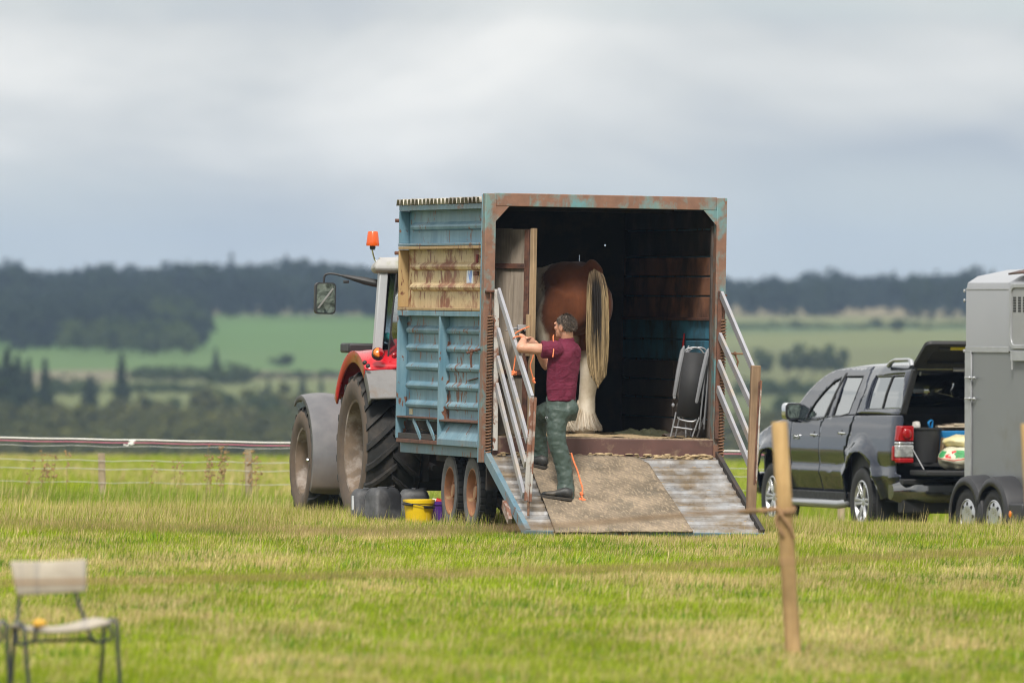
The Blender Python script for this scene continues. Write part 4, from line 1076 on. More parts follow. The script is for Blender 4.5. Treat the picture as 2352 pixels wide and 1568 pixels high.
# short strands over the cap so that the outline is not smooth
hs = []
for i in range(3600):
    th = random.uniform(0, 2.2); ph = random.uniform(0, 2*math.pi); dv = Vector((math.sin(th)*math.cos(ph), math.sin(th)*math.sin(ph), math.cos(th)))
    lim = np.interp(dv.x, [-1, -.35, -.12, .10, .30, .62, .9, 1], [-.78, -.78, -.33, -.28, -.03, .44, .57, .8])
    if dv.z < lim: continue
    p0 = Vector((-.014, 0, .022))+Vector((dv.x*.103, dv.y*.079, dv.z*.094)); comb = (Vector((-.5, 0, -.65))+dv*.55+Vector((random.uniform(-.4, .4), random.uniform(-.4, .4), random.uniform(-.3, .3)))).normalized()
    L_ = random.uniform(.014, .028); pts = [HC+HMx @ (p0+comb*L_*q_+dv*.004*q_) for q_ in (0, .5, 1)]
    g_ = random.choice([.05, .08, .11, .17]) if dv.z < .2 or random.random() < .35 else random.choice([.035, .05, .07]); cl = [(g_*1.2, g_*.9, g_*.7)]*3
    hs.append((pts, .0022, .0008, cl))
strands('hair_strands', hs, man, MTAIL)
# trousers
b = MB()
wst = [(1289, 909, .158, .116), (1289.5, 918, .164, .122), (1289, 935, .174, .134), (1289, 952, .176, .136), (1288, 966, .160, .118)]
b.loft([ering(mp(x, y, 95.02), a, c_) for x, y, a, c_ in wst])
b.ball(mp(1305, 940, 94.99), (.10, .12, .10))
ll = [(1284, 942, 94.92, .115), (1279, 968, 94.90, .100), (1277, 992, 94.88, .089), (1280, 1018, 94.87, .088), (1288, 1044, 94.87, .084), (1294, 1072, 94.87, .078), (1299, 1102, 94.86, .076), (1299, 1124, 94.85, .084), (1298, 1149, 94.84, .090)]
b.tube([mp(x, y, d_) for x, y, d_, r_ in ll], [r_ for *_, r_ in ll], 18)
rl = [(1284, 945, 95.12, .112), (1262, 944, 95.26, .100), (1243, 950, 95.40, .090), (1237, 972, 95.46, .080), (1239, 1010, 95.50, .074), (1241, 1040, 95.53, .072), (1241, 1066, 95.55, .080)]
b.tube([mp(x, y, d_) for x, y, d_, r_ in rl], [r_ for *_, r_ in rl], 18)
tro = b.build('trousers', TROU, man, remesh=.011, smooth_it=3)
tx = bpy.data.textures.new('folds', 'CLOUDS'); tx.noise_scale = .055; tx.noise_depth = 1
md = tro.modifiers.new('folds', 'DISPLACE'); md.texture = tx; md.strength = .021; md.mid_level = .5; md.texture_coords = 'LOCAL'
tx2 = bpy.data.textures.new('shirt_folds', 'CLOUDS'); tx2.noise_scale = .13; tx2.noise_depth = 1
for ch in man.children:
    if ch.name.startswith('polo'):
        md = ch.modifiers.new('folds', 'DISPLACE'); md.texture = tx2; md.strength = .022; md.mid_level = .5; md.texture_coords = 'LOCAL'
b = MB(); b.lathe([(.0085, -.002), (.012, 0), (.0085, .002)], 14, Matrix.Translation(mp(1255, 959, 94.80)) @ Matrix.Rotation(R(78), 4, 'X')); b.build('eyelet', ALUB, man)
def shoe(name, heel, toe, w=.048):
    o = thing(name, None, None); o.parent = man; ax = (toe-heel); L = ax.length; ax.normalize(); sd_ = ax.cross(Vector((0, 0, 1))).normalized(); upv = sd_.cross(ax)
    def ring(t_, hw, h0, h1): return [heel+ax*(L*t_)+sd_*(hw*math.cos(a_))+upv*((h0+h1)/2+(h1-h0)/2*math.sin(a_)) for a_ in [2*math.pi*k/14 for k in range(14)]]
    b = MB(); b.loft([ring(0, .018, .03, .085), ring(.06, .034, .018, .115), ring(.25, .038, .018, .125), ring(.42, .040, .018, .105), ring(.6, .046, .018, .078), ring(.82, .047, .018, .066), ring(.95, .036, .02, .055), ring(1.0, .014, .025, .04)])
    b.build('upper', BOOT, o, smooth=60)
    pts = [(0, .03), (.05, .038), (.4, .038), (.65, .050), (.85, .050), (.97, .034), (1.0, .012)]
    poly = [(t_, w_) for t_, w_ in pts]+[(t_, -w_) for t_, w_ in reversed(pts)]
    MB().prism(poly, 0, .026, lambda p, q, z: heel+ax*(L*p)+sd_*q+upv*z).build('sole', SOLE, o, .004)
def rampw(px, py): return (RM @ (on_ramp(px, py)+Vector((0, 0, .012))))-root
h0 = rampw(1313, 1153); shoe('boot', h0, h0+Vector((-.275, .0, .0)).normalized()*.29+Vector((0, .05, .035)))
h1 = rampw(1254, 1080); shoe('boot', h1, h1+Vector((-.25, .10, .055)))
# loose trouser cuff sits over the boots; twine between his teeth
TW = []
def twine(name, pts, label, r=.0065, knots=()):
    b = MB(); pts = spline(pts, 8); base = pts[0].copy()
    b.tube([p-base for p in pts], r, 6)
    for k in knots:
        for q in range(4): b.ball(pts[k]-base+Vector((random.uniform(-.01, .01), random.uniform(-.01, .01), random.uniform(-.012, .012))), r*1.9, nu=8, nv=5)
    o = b.build(name, ORAN); o.location = base; tag(o, label, 'twine'); return o
twine('baler_twine', [at(1272, 770, 94.90), at(1270.5, 774, 94.82), at(1271.5, 790, 94.80), at(1271.5, 806, 94.75), at(1269.5, 820, 94.72)], 'orange twine hanging from the man\'s mouth over his shoulder', .0058)
twine('baler_twine', [at(1312, 1040, 94.98), at(1318, 1060, 94.96), at(1326, 1080, 94.93), at(1333, 1105, 94.88), at(1338, 1122, 94.85), at(1336, 1138, 94.82), at(1341, 1149, 94.79), at(1334, 1148, 94.79)], 'orange twine trailing on the ramp behind the man\'s legs', .0085, (-1, -8, -20))
twine('baler_twine', [at(1215, 750, 95.45), at(1196, 758, 95.3), at(1181, 768, 95.18), at(1177, 782, 95.12), at(1181, 775, 95.0), at(1193, 772, 95.0), at(1200, 774, 95.0)], 'orange twine looped round the top gate bar by the man\'s hands', .0068)
twine('baler_twine', [at(1196, 797, 95.05), at(1188, 806, 95.02), at(1184, 820, 95.0), at(1181, 840, 95.0), at(1179, 856, 95.0), at(1185, 857, 95.0), at(1178, 857, 94.98)], 'orange twine end hanging below the man\'s elbow', .0065, (-1, -4, -10))
twine('baler_twine', [at(1226, 806, 95.75), at(1224, 820, 95.75), at(1218, 838, 95.75), at(1220, 852, 95.75), at(1224, 866, 95.75), at(1226, 876, 95.75)], 'orange twine hanging from the wooden door latch', .0065, (-1, -5))
# ================================================================= RED TRACTOR
RED = mat('red_tractor_paint', (.55, .012, .022), .3, var=.08, scale=5, bump=.03, dirt=(.30, .10, .08), dirt_amt=.1, coat=.4)
DGREY = mat('dusty_grey_plastic', (.20, .195, .195), .75, var=.15, scale=6, bump=.15, dirt=(.17, .125, .09), dirt_amt=.35)
FGREY = NT('dusty_mudguard'); _t = FGREY; X, Y, Z = _t.xyz()
c = _t.mix(_t.ramp(_t.noise(4, 5, .6), .35, .7), (.115, .115, .125), (.17, .168, .172))
c = _t.mix(_t.ramp(_t.math('ADD', Z, _t.math('MULTIPLY', _t.noise(5, 5), .25)), .75, .35, 0, .8), c, (.20, .145, .105))
FGREY = _t.bsdf(c, .7, 0, _t.noise(40, 3), .12, .003)
CABW = mat('cab_pillar_grey', (.38, .39, .41), .45, var=.06, scale=4, bump=.03, dirt=(.35, .32, .28), dirt_amt=.15)
ROOFG = mat('cab_roof_grey', (.36, .35, .34), .6, var=.1, scale=5, dirt=(.22, .22, .10), dirt_amt=.25)
BLKP = mat('black_plastic', (.022, .022, .024), .55, var=.25, scale=9, bump=.1)
MUD = mat('dried_mud_tyre', (.105, .076, .056), .95, var=.28, scale=7, bump=.5, dirt=(.085, .065, .052), dirt_amt=.4)
MUDR = mat('muddy_rim', (.15, .11, .078), .9, var=.3, scale=7, bump=.3, dirt=(.33, .29, .26), dirt_amt=.35)
BGLASS = clear_glass('cab_glass', (.74, .86, .94), .30)
AMB = NT('amber_lens'); AMB = AMB.bsdf((.72, .10, .008), .25, 0, spec=.6, Transmission_Weight=.12)
REDL = NT('red_lens'); REDL = REDL.bsdf((.30, .004, .006), .15, 0, spec=.7, Transmission_Weight=.05)
ORL = NT('orange_lens'); ORL = ORL.bsdf((.65, .17, .01), .2, 0, spec=.6)
CHROME = NT('chrome'); CHROME = CHROME.bsdf((.75, .76, .78), .12, 1)
STEEL = mat('bright_steel', (.55, .55, .56), .35, .8, var=.1)
MIRR = NT('mirror_glass'); MIRR = MIRR.bsdf(MIRR.mix(MIRR.ramp(MIRR.noise(9, 4, .6, dist=1.5), .4, .62), (.035, .05, .045), (.20, .25, .23)), .08, .35)

KA = R(13.5); KLOC = (-.566, 100.86, gzf(-.8, 101.5)+.0); KROT = (0, R(1.0), KA)
tk = thing('tractor', 'red tractor with muddy tyres and grey cab hitched in front of the blue trailer', 'tractor', KLOC, KROT)
KM, KMI = frame(KLOC, KROT)
def kl(x, y, d): return KMI @ at(x, y, d)
def big_wheel(x, y, rt, rr, w, lug_h, nl, sgn):
    wh = thing('wheel', None, None, (x, y, rt-.03)); wh.parent = tk
    n = 56; b = MB(); b.lathe(tyre_profile(rt-lug_h, rr, w, .06), n, AX)
    for i in range(len(b.f)):
        k = i//n; b.m[i] = 0 if 3 <= k <= 6 else 1
    for i in range(nl):       # chevron lugs
        for sd_ in (-1, 1):
            a0 = 2*math.pi*(i+(.5 if sd_ > 0 else 0))/nl; rings = []
            for k in range(6):
                f_ = k/5; xx = sd_*(w*.515*f_-.02); a = a0+sgn*f_*.36*(1.0 if rt > .65 else 1.2)
                rr_ = rt-lug_h-.012; drop = .05*max(0, f_-.75)/.25*(rt/.75)
                hw = (.030+.010*f_)/rt
                ring = []
                for da, hr in ((-hw*1.15, -.004), (-hw*.75, lug_h+.012), (hw*.75, lug_h+.012), (hw*1.15, -.004)):
                    r_ = rr_+hr-drop*(1 if hr > 0 else .6); ring.append((xx, -math.sin(a+da)*r_, math.cos(a+da)*r_))
                rings.append(ring)
            b.loft(rings, m=0)
            for q_ in range(1): pass
    b.build('tyre', [TREADM, MUD], wh, 0, 38)
    b = MB(); h = w/2
    b.lathe([(rr+.015, h*.80), (rr+.012, h*.86), (rr-.012, h*.84), (rr-.03, h*.55), (rr-.045, h*.45), (rr-.05, h*.1), (rr-.12, h*.02), (rr*.6, h*.0), (rr*.42, h*.08), (rr*.30, h*.35), (.001, h*.38)], 44, AX)
    for i in range(8):
        a = i*math.pi/4; b.ball((-(h*.10), math.cos(a)*rr*.48, math.sin(a)*rr*.48), .02, nu=8, nv=5)
    b.build('rim', MUDR, wh, 0, 35); return wh
TREADM = mat('tread_rubber', (.014, .014, .014), .8, var=.3, scale=7, bump=.3, dirt=(.05, .042, .036), dirt_amt=.35)
big_wheel(-.80, 0, .765, .47, .58, .045, 21, 1)
w_ = big_wheel(.80, 0, .765, .47, .58, .045, 21, -1); w_.rotation_euler = (0, 0, math.pi)
big_wheel(-.80, 2.71, .585, .34, .44, .035, 19, 1)
w_ = big_wheel(.80, 2.71, .585, .34, .44, .035, 19, -1); w_.rotation_euler = (0, 0, math.pi)
# rear mudguard: arched shell, red above, grey plastic below
def arc_shell(name, m, x0, x1, r, a0, a1, cz, cy, n=18, th=.02, lip=.05, crown=.03):
    b = MB(); rings = []
    for i in range(n+1):
        a = R(a0+(a1-a0)*i/n); ring = []
        for k in range(9):
            f_ = k/8; xx = x0+(x1-x0)*f_; e = crown*(1-(2*f_-1)**2)
            if f_ == 0: rr_ = r-lip
            else: rr_ = r+e
            ring.append((xx if k else x0, cy-math.cos(a)*rr_, cz+math.sin(a)*rr_))
        ring.insert(1, (x0, ring[1][1]+(0), ring[1][2]))
        rings.append(ring)
    b.loft(rings, cap=False, closed=False); return b.build(name, m, tk, 0, 45, solid=th)
arc_shell('rear_mudguard', RED, -1.08, -.52, .95, 54, 150, .74, 0, lip=.10)
arc_shell('rear_mudguard', RED, 1.08, .52, .95, 54, 150, .74, 0, lip=.10)
arc_shell('mudguard_skirt', DGREY, -1.08, -.50, .945, 31, 53.6, .74, 0, lip=.10)
arc_shell('mudguard_skirt', DGREY, 1.08, .50, .945, 31, 53.6, .74, 0, lip=.10)
for s_ in (-1, 1): MB().bb(-.54 if s_ < 0 else .50, -.50 if s_ < 0 else .54, -.72, .6, .9, 1.60).build('mudguard_wall', BLKP, tk)
# lamps on the mudguard
p = kl(869, 811, 100.05); lm = MB(); Mx = Matrix.Translation(p) @ Matrix.Rotation(R(62), 4, 'X')
lm.lathe([(.062, -.04), (.064, .0), (.060, .012)], 24, Mx); lo = lm.build('tail_lamp', BLKP, tk)
b = MB(); b.lathe([(.055, .002), (.050, .026), (.03, .038), (.001, .042)], 24, Mx, 0, math.pi*.5, math.pi*1.5); b.build('amber_lens', ORL, lo)
b = MB(); b.lathe([(.055, .002), (.050, .026), (.03, .038), (.001, .042)], 24, Mx, 0, -math.pi*.5, math.pi*.5); b.build('red_lens', REDL, lo)
for px, py in ((838, 832), (845.5, 839.5)):
    p = kl(px, py, 99.98); MB().lathe([(.021, -.02), (.021, .004), (.014, .012), (.001, .014)], 14, Matrix.Translation(p) @ Matrix.Rotation(R(75), 4, 'X')).build('rubber_button', BLKP, tk)
p = kl(906, 816, 100.0); MB().ball(p, (.03, .02, .03)).build('reflector', REDL, tk)
# front mudguard over the front wheel
fb = MB(); rings = []
for i in range(19):
    a = R(-29+146*i/18); rr_ = .665; ring = []
    for k in range(9):
        f_ = k/8; ring.append((-1.02+.45*f_, 2.71-math.cos(a)*(rr_+.03*(1-(2*f_-1)**2)), .57+math.sin(a)*(rr_+.03*(1-(2*f_-1)**2))))
    ring.insert(0, (-1.025, 2.71-math.cos(a)*(rr_-.05), .57+math.sin(a)*(rr_-.05))); rings.append(ring)
fb.loft(rings, cap=False, closed=False); fo = fb.build('front_mudguard', FGREY, tk, 0, 40, solid=.012)
p = kl(706, 1056, 102.75); MB().ball((p.x, p.y-.02, p.z), .02, nu=8, nv=6).build('mudguard_bolt', CHROME, fo)
MB().tube([(-.60, 2.6, .58), (-.60, 2.7, 1.2)], .02, 6).build('mudguard_stay', BLKP, tk)
# cab
def pil(name, m, p0, p1, w, h): return MB().beam(p0, p1, w, h, up=(0, 1, 0)).build(name, m, tk, .012)
zb, zt_ = 1.62, 2.50; pb_, pt_ = kl(864, 800, 100.42), kl(880, 622, 100.5)
for s_ in (-1, 1):
    pil('rear_pillar', CABW, (s_*abs(pb_.x), -.28, zb), (s_*abs(pt_.x), -.18, zt_), .088, .10)
    pil('front_pillar', CABW, (s_*.56, 1.25, zb-.4), (s_*.50, 1.10, zt_), .07, .07)
    MB().add([(s_*abs(pb_.x), -.2, zb), (s_*.575, 1.2, zb-.3), (s_*.50, 1.08, zt_), (s_*abs(pt_.x), -.12, zt_)], [(0, 1, 2, 3)]).build('side_window', BGLASS, tk, solid=.008)
MB().add([(-.80, -.30, zb+.03), (.80, -.30, zb+.03), (.70, -.205, zt_), (-.70, -.205, zt_)], [(0, 1, 2, 3)]).build('rear_window', BGLASS, tk, solid=.008)
MB().tube([(-.80, -.345, zb+.03), (-.705, -.25, zt_-.02)], .010, 6).build('window_seal', BLKP, tk)
MB().add([(-.55, 1.27, zb-.3), (.55, 1.27, zb-.3), (.48, 1.12, zt_), (-.48, 1.12, zt_)], [(0, 1, 2, 3)]).build('windscreen', BGLASS, tk, solid=.008)
rf = MB(); rings = []
for z, e in ((2.48, -.02), (2.50, .04), (2.56, .045), (2.615, .0), (2.64, -.09), (2.65, -.3)):
    rings.append([(sx*((abs(pt_.x)+.07 if sy < 0 else .58)+e), (-.24-e if sy < 0 else 1.25+e), z) for sx, sy in ((-1, -1), (1, -1), (1, 1), (-1, 1))])
rf.loft(rings); rf.build('cab_roof', ROOFG, tk, .04, 40, seg=3)
MB().bb(-.55, .55, -.25, 1.25, .95, 1.60).build('cab_body', BLKP, tk, .02)
MB().bb(-.05, .45, .25, .75, 1.60, 1.72).build('seat', BLKP, tk, .04); MB().bb(-.02, .42, .20, .34, 1.72, 2.15).build('seat_back', BLKP, tk, .05)
TEAL = mat('teal_cloth', (.03, .32, .34), .8, var=.4, scale=30, bump=.5)
p = kl(897, 776, 100.75); b = MB(); b.ball(p, (.10, .08, .05)); b.v = [(x+.02*noise.noise(Vector((x*25, y*25, z*25))), y, z+.02*noise.noise(Vector((x*30, z*20, 1)))) for x, y, z in b.v]
o = b.build('teal_rag', TEAL); o.matrix_world = KM; tag(o, 'crumpled teal rag inside the tractor cab rear window', 'rag')
MB().bb(-.36, .36, 1.3, 3.3, .85, 1.62).build('bonnet', RED, tk, .06, seg=3)
MB().bb(-.30, .30, -.25, 1.3, .45, .95).build('transmission', CHAS, tk, .04)
MB().tube([(-.75, 0, .735), (.75, 0, .735)], .13, 12).build('rear_axle', CHAS, tk)
MB().tube([(-.7, 2.71, .555), (.7, 2.71, .555)], .09, 12).build('front_axle', CHAS, tk)
MB().bb(-.25, .25, 1.3, 2.9, .5, .85).build('engine_block', CHAS, tk, .03)
for s_ in (-1, 1): MB().tube([(s_*.42, -.2, .62), (s_*.40, -.78, .55)], .035, 8).build('lift_arm', CHAS, tk)
MB().beam((0, -.2, .50), (0, -.55, .50), .12, .06).build('hitch', CHAS, tk)
MB().bb(-.44, .44, -.42, -.30, .42, .98).build('hitch_infill', CHAS, tk, .03); MB().bb(-.50, -.42, -.62, -.3, .40, .70).build('stabiliser_infill', CHAS, tk, .02)  # linkage as solid dark bulk, with the next block, added to darken the gap
MB().bb(-.46, .46, -.28, .3, .32, .48).build('drawbar_infill', CHAS, tk, .02)
for z in (.85, .92): MB().tube([(-.15, -.45, z), (-.05, -.9, z-.1), (.12, -1.3, z-.05)], .018, 6).build('hydraulic_hose', BLKP, tk)
MB().bb(-1.05, -.6, .35, .75, 1.68, 1.78).build('fender_box', BLKP, tk, .02)
# beacon on a bent stem
p0, p1, p2 = kl(878, 601, 100.7), kl(862, 598, 100.7), kl(856, 578, 100.7); p3 = kl(856, 567, 100.7)
bo = thing('beacon', None, None); bo.parent = tk
MB().tube(spline([p0, p1.lerp(p0, .5), p1, p2, p3], 5), .009, 8).build('stem', CHROME, bo)
MB().box(kl(876, 599, 100.7), (.05, .06, .07)).build('bracket', ROOFG, bo, .01)
MB().lathe([(.022, -.01), (.03, .01), (.028, .05), (.05, .055)], 16, Matrix.Translation(p3+Vector((0, 0, -.02)))).build('socket', BLKP, bo)
MB().lathe([(.062, .02), (.066, .035), (.063, .06), (.052, .155), (.046, .165), (.001, .168)], 24, Matrix.Translation(p3+Vector((0, 0, -.01)))).build('lens', AMB, bo)
# wing mirror on its arm
mo = thing('wing_mirror', None, None); mo.parent = tk
q = [kl(x, y, 100.75) for x, y in ((882, 655), (866, 651), (838, 645), (800, 636), (786, 633))]
MB().tube(q, [.042, .040, .040, .022, .014], 10, rnd=True).build('arm', BLKP, mo)
q = [kl(x, y, 100.75) for x, y in ((788, 634), (768, 629), (752, 629), (745, 635), (744, 655))]
MB().tube(spline(q, 4), .011, 8).build('mirror_stem', BLKP, mo)
MB().box(kl(795, 647, 100.75), (.055, .03, .03)).build('arm_knob', BLKP, mo, .006)
mc = kl(746, 685, 100.75)
def rrect(w, h, r, n=5):
    out = []
    for cx_, cy_, a0 in ((w-r, h-r, 0), (-w+r, h-r, 90), (-w+r, -h+r, 180), (w-r, -h+r, 270)):
        for k in range(n+1): a = R(a0+90*k/n); out.append((cx_+math.cos(a)*r, cy_+math.sin(a)*r))
    return out
MB().prism(rrect(.105, .158, .04), -.04, .04, lambda p_, q_, t_: mc+Vector((p_, t_, q_))).build('mirror_shell', BLKP, mo, .012)
MB().prism(rrect(.092, .145, .034), -.046, -.041, lambda p_, q_, t_: mc+Vector((p_, t_, q_))).build('mirror_glass', MIRR, mo)
MB().beam(mc+Vector((-.078, -.05, -.10)), mc+Vector((.072, -.05, .10)), .004, .017).build('mirror_streak', STEEL, mo)

# ================================================================= CANS AND BUCKETS BESIDE THE TRAILER
def can(px, d, rz, label, sc=1.0, lab=False):
    xw = (px-1176)/FPX*d; o = thing('jerrycan', label, 'jerrycan', (xw, d, gzf(xw, d)-.01), (0, 0, rz), 'jerrycans beside the trailer')
    b = MB(); w, t_, h = .30*sc, .25*sc, .355*sc; rings = []
    for z, e in ((0, .02), (.02, 0), (.14, 0), (.15, .004), (h*.78, 0), (h*.90, .015), (h*.97, .03), (h, .05)):
        rings.append([(p_, q_, z) for p_, q_ in rrect(w/2-e, t_/2-e, .045)])
    b.loft(rings); b.build('can_body', CANM, o, 0, 40)
    MB().bb(-.02, .02, -t_*.34, t_*.34, h-.015, h+.012).build('handle', CANM, o, .01)
    MB().lathe([(.032, 0), (.034, .03), (.001, .032)], 14, Matrix.Translation((w*.30, 0, h-.02))).build('cap', CANM, o)
    if lab: MB().bb(-w/2-.003, -w/2+.002, -.045, .02, .13, .27).build('can_label', WHITEP, o)
    return o
CANM = mat('dusty_black_can', (.020, .021, .024), .55, var=.25, scale=6, bump=.15, dirt=(.085, .085, .09), dirt_amt=.4)
can(842, 98.9, R(14), 'leftmost black jerrycan with a white label beside the muddy tractor tyre', .95, True)
can(880, 98.2, R(30), 'large middle black jerrycan in front of the other two', 1.02)
can(951, 98.8, R(5), 'rightmost black jerrycan behind the yellow bucket', .97)
def bucket(px, d, r, h, m, label):
    xw = (px-1176)/FPX*d; o = thing('bucket', label, 'bucket', (xw, d, gzf(xw, d)-.02))
    b = MB(); b.lathe([(.001, .0), (r*.80, 0), (r*.97, h*.86), (r*1.03, h*.87), (r*1.04, h*.99), (r*1.0, h), (r*.95, h*.97), (r*.78, .02), (.001, .02)], 32); b.build('pail', m, o)
    return o
yb = bucket(962, 97.7, .150, .275, mat('yellow_bucket_plastic', (.70, .47, .008), .4, var=.06, scale=8, dirt=(.45, .33, .06), dirt_amt=.12), 'yellow plastic bucket standing by the trailer wheels')
b = MB(); b.tube(spline([(-.155, -.02, .255), (-.12, -.12, .245), (0, -.165, .225), (.12, -.12, .205), (.155, -.03, .245)], 6), .004, 6); b.build('wire_handle', BLKP, yb)
MB().tube([(-.150, -.085, .235), (-.06, -.155, .225)], .013, 8).build('handle_grip', BLKP, yb); MB().tube([(.055, -.155, .205), (.150, -.075, .20)], .013, 8).build('handle_grip', BLKP, yb)
bucket(1006, 98.0, .150, .255, mat('purple_bucket_plastic', (.085, .022, .22), .45, var=.08), 'purple bucket half hidden behind the trailer wheel')
p = at(1006, 1150, 98.0); so_ = thing('spray_can', 'red spray can lying on top of the purple bucket', 'spray can', p)
MB().tube([(-.02, 0, .005), (.09, 0, -.03)], .028, 12).build('can_body', mat('red_can', (.5, .02, .025), .35, var=.05), so_); MB().tube([(-.02, 0, .005), (-.055, 0, .02)], [.018, .009], 8).build('nozzle', mat('pale_nozzle', (.5, .5, .4), .5), so_)
# ================================================================= DARK PICKUP WITH CANOPY
t = NT('grey_metallic_paint'); fl_ = t.noise(900, 1, .5)
CARP = t.bsdf(t.mix(fl_, (.010, .014, .030), (.020, .026, .046)), .14, .5, spec=.35, coat=.65)
CARS = NT('silver_trim'); CARS = CARS.bsdf((.35, .36, .38), .3, .6, spec=.5, coat=.5)
DARKGL = clear_glass('tinted_glass', (.13, .14, .15), .32); SIDEGL = clear_glass('door_glass', (.40, .44, .44), .32); HGLASS = mat('hatch_inner_glass', (.012, .012, .013), .5, var=.3, scale=8, bump=0, spec=.25)
TRIM = mat('black_trim', (.009, .009, .010), .6, var=.2, scale=10); LINER = mat('dark_bed_liner', (.016, .016, .017), .7, var=.3, scale=14, bump=.2)
CARPET = mat('brown_grey_liner', (.06, .055, .05), .9, var=.3, scale=20)
LENSW = NT('clear_lens'); LENSW = LENSW.bsdf(LENSW.mix(LENSW.ramp(LENSW.noise(18, 2), .4, .6), (.30, .31, .31), (.52, .53, .53)), .12, .5)
RIMS = mat('alloy_rim', (.52, .53, .55), .3, .75, var=.08, scale=8)
PA = R(17.3); PLOC = (4.738, 112.26, -.43); PROT = (0, R(.4), PA)
pk = thing('pickup_truck', 'dark grey double cab pickup with a canopy and its rear hatch raised', 'pickup', PLOC, PROT)
PM, PMI = frame(PLOC, PROT)
HWZ = [.30, .45, .60, .645, .655, .665, .76, .775, .79, .93, 1.10, 1.24, 1.33, 1.60, 1.84, 1.92]
HWX = [.78, .83, .872, .880, .905, .907, .893, .888, .886, .906, .897, .882, .865, .785, .685, .60]
def hw(y, z):
    x = float(np.interp(z, HWZ, HWX))
    if z > 1.33 and y < .3: x += (z-1.33)*.07*min(1, (.3-y)/.4)
    x -= .10*max(0, (y-3.3)/.65)**2 if y > 3.3 else 0
    x -= .05*max(0, (-.95-y)/.2)**2 if y < -.95 else 0
    for wy in (0, 3.085):            # wheel-arch flares
        r = math.hypot(y-wy, z-.385)
        if z < 1.15 and r < .74 and r > .3: x += .052*(1-float(ss(.60, .735, np.float64(r))))
    return x
def z5(X, Y):
    """zoomed-photo position on the near side -> (y, z) on the body side"""
    px = (3050+X/1.96)*.57422; py = (1330+Y/1.96)*.57422
    o_ = PMI @ Vector((0, 0, CAM_H)); q_ = PMI @ at(px, py, 112); dv = q_-o_; hwv = .89
    for _ in range(6):
        k = (-hwv-o_.x)/dv.x; p = o_+dv*k; hwv = float(np.interp(p.z, HWZ, HWX))
    return (p.y, p.z)
def side_panel(name, m, outer, holes=(), side=-1, off=0.0, parent=pk, th=.02, step=.045):
    polys = [[Vector((y, z, 0)) for y, z in outer]]+[[Vector((y, z, 0)) for y, z in h_] for h_ in holes]
    tri = tessellate_polygon(polys); fl = [v for p_ in polys for v in p_]
    bm = bmesh.new(); vv = [bm.verts.new((0, v.x, v.y)) for v in fl]
    for f_ in tri:
        try: bm.faces.new([vv[i] for i in f_])
        except ValueError: pass
    ys_ = [v.x for v in fl]; zs2 = [v.y for v in fl]
    for ax, lo, hi, st_ in (((0, 0, 1), min(zs2), max(zs2), step), ((0, 1, 0), min(ys_), max(ys_), step*1.5)):
        k = lo+st_*.5
        while k < hi:
            bmesh.ops.bisect_plane(bm, geom=bm.verts[:]+bm.edges[:]+bm.faces[:], plane_co=(0, k, 0) if ax[1] else (0, 0, k), plane_no=ax); k += st_
    for v in bm.verts: v.co.x = side*(hw(v.co.y, v.co.z)+off)
    bmesh.ops.remove_doubles(bm, verts=bm.verts, dist=1e-4)
    want = Vector((side, 0, 0))
    for f_ in bm.faces:
        f_.normal_update()
        if f_.normal.dot(want) < 0: f_.normal_flip()
    me = bpy.data.meshes.new(name); bm.to_mesh(me); bm.free(); me.materials.append(m); me.shade_smooth()
    o = bpy.data.objects.new(name, me); C.objects.link(o); o.parent = parent
    if th: md = o.modifiers.new('solid', 'SOLIDIFY'); md.thickness = th; md.offset = -1
    return o
def arch(wy, r, z0, a_from, a_to, n=18):
    return [(wy+r*math.cos(R(a)), .385+r*math.sin(R(a))) for a in np.linspace(a_from, a_to, n)]
FW = [z5(*p) for p in ((345, 682), (365, 625), (415, 545), (480, 465), (550, 395), (620, 350), (575, 480), (520, 632), (508, 657), (430, 680))]
RWp = [z5(*p) for p in ((550, 656), (600, 500), (655, 343), (792, 340), (735, 480), (678, 628), (610, 650))]
CW = [z5(*p) for p in ((820, 594), (865, 450), (908, 348), (1128, 332), (1106, 450), (1080, 580), (1062, 598))]
def grow(poly, e):
    cy_ = sum(p[0] for p in poly)/len(poly); cz_ = sum(p[1] for p in poly)/len(poly); out = []
    for y, z in poly:
        L_ = math.hypot(y-cy_, z-cz_); out.append((y+(y-cy_)/L_*e, z+(z-cz_)/L_*e))
    return out
yG = .50      # cab / bed gap
pmir = PMI @ at(1818, 944, 114.2)
AR = .56
def hwp(poly): return poly
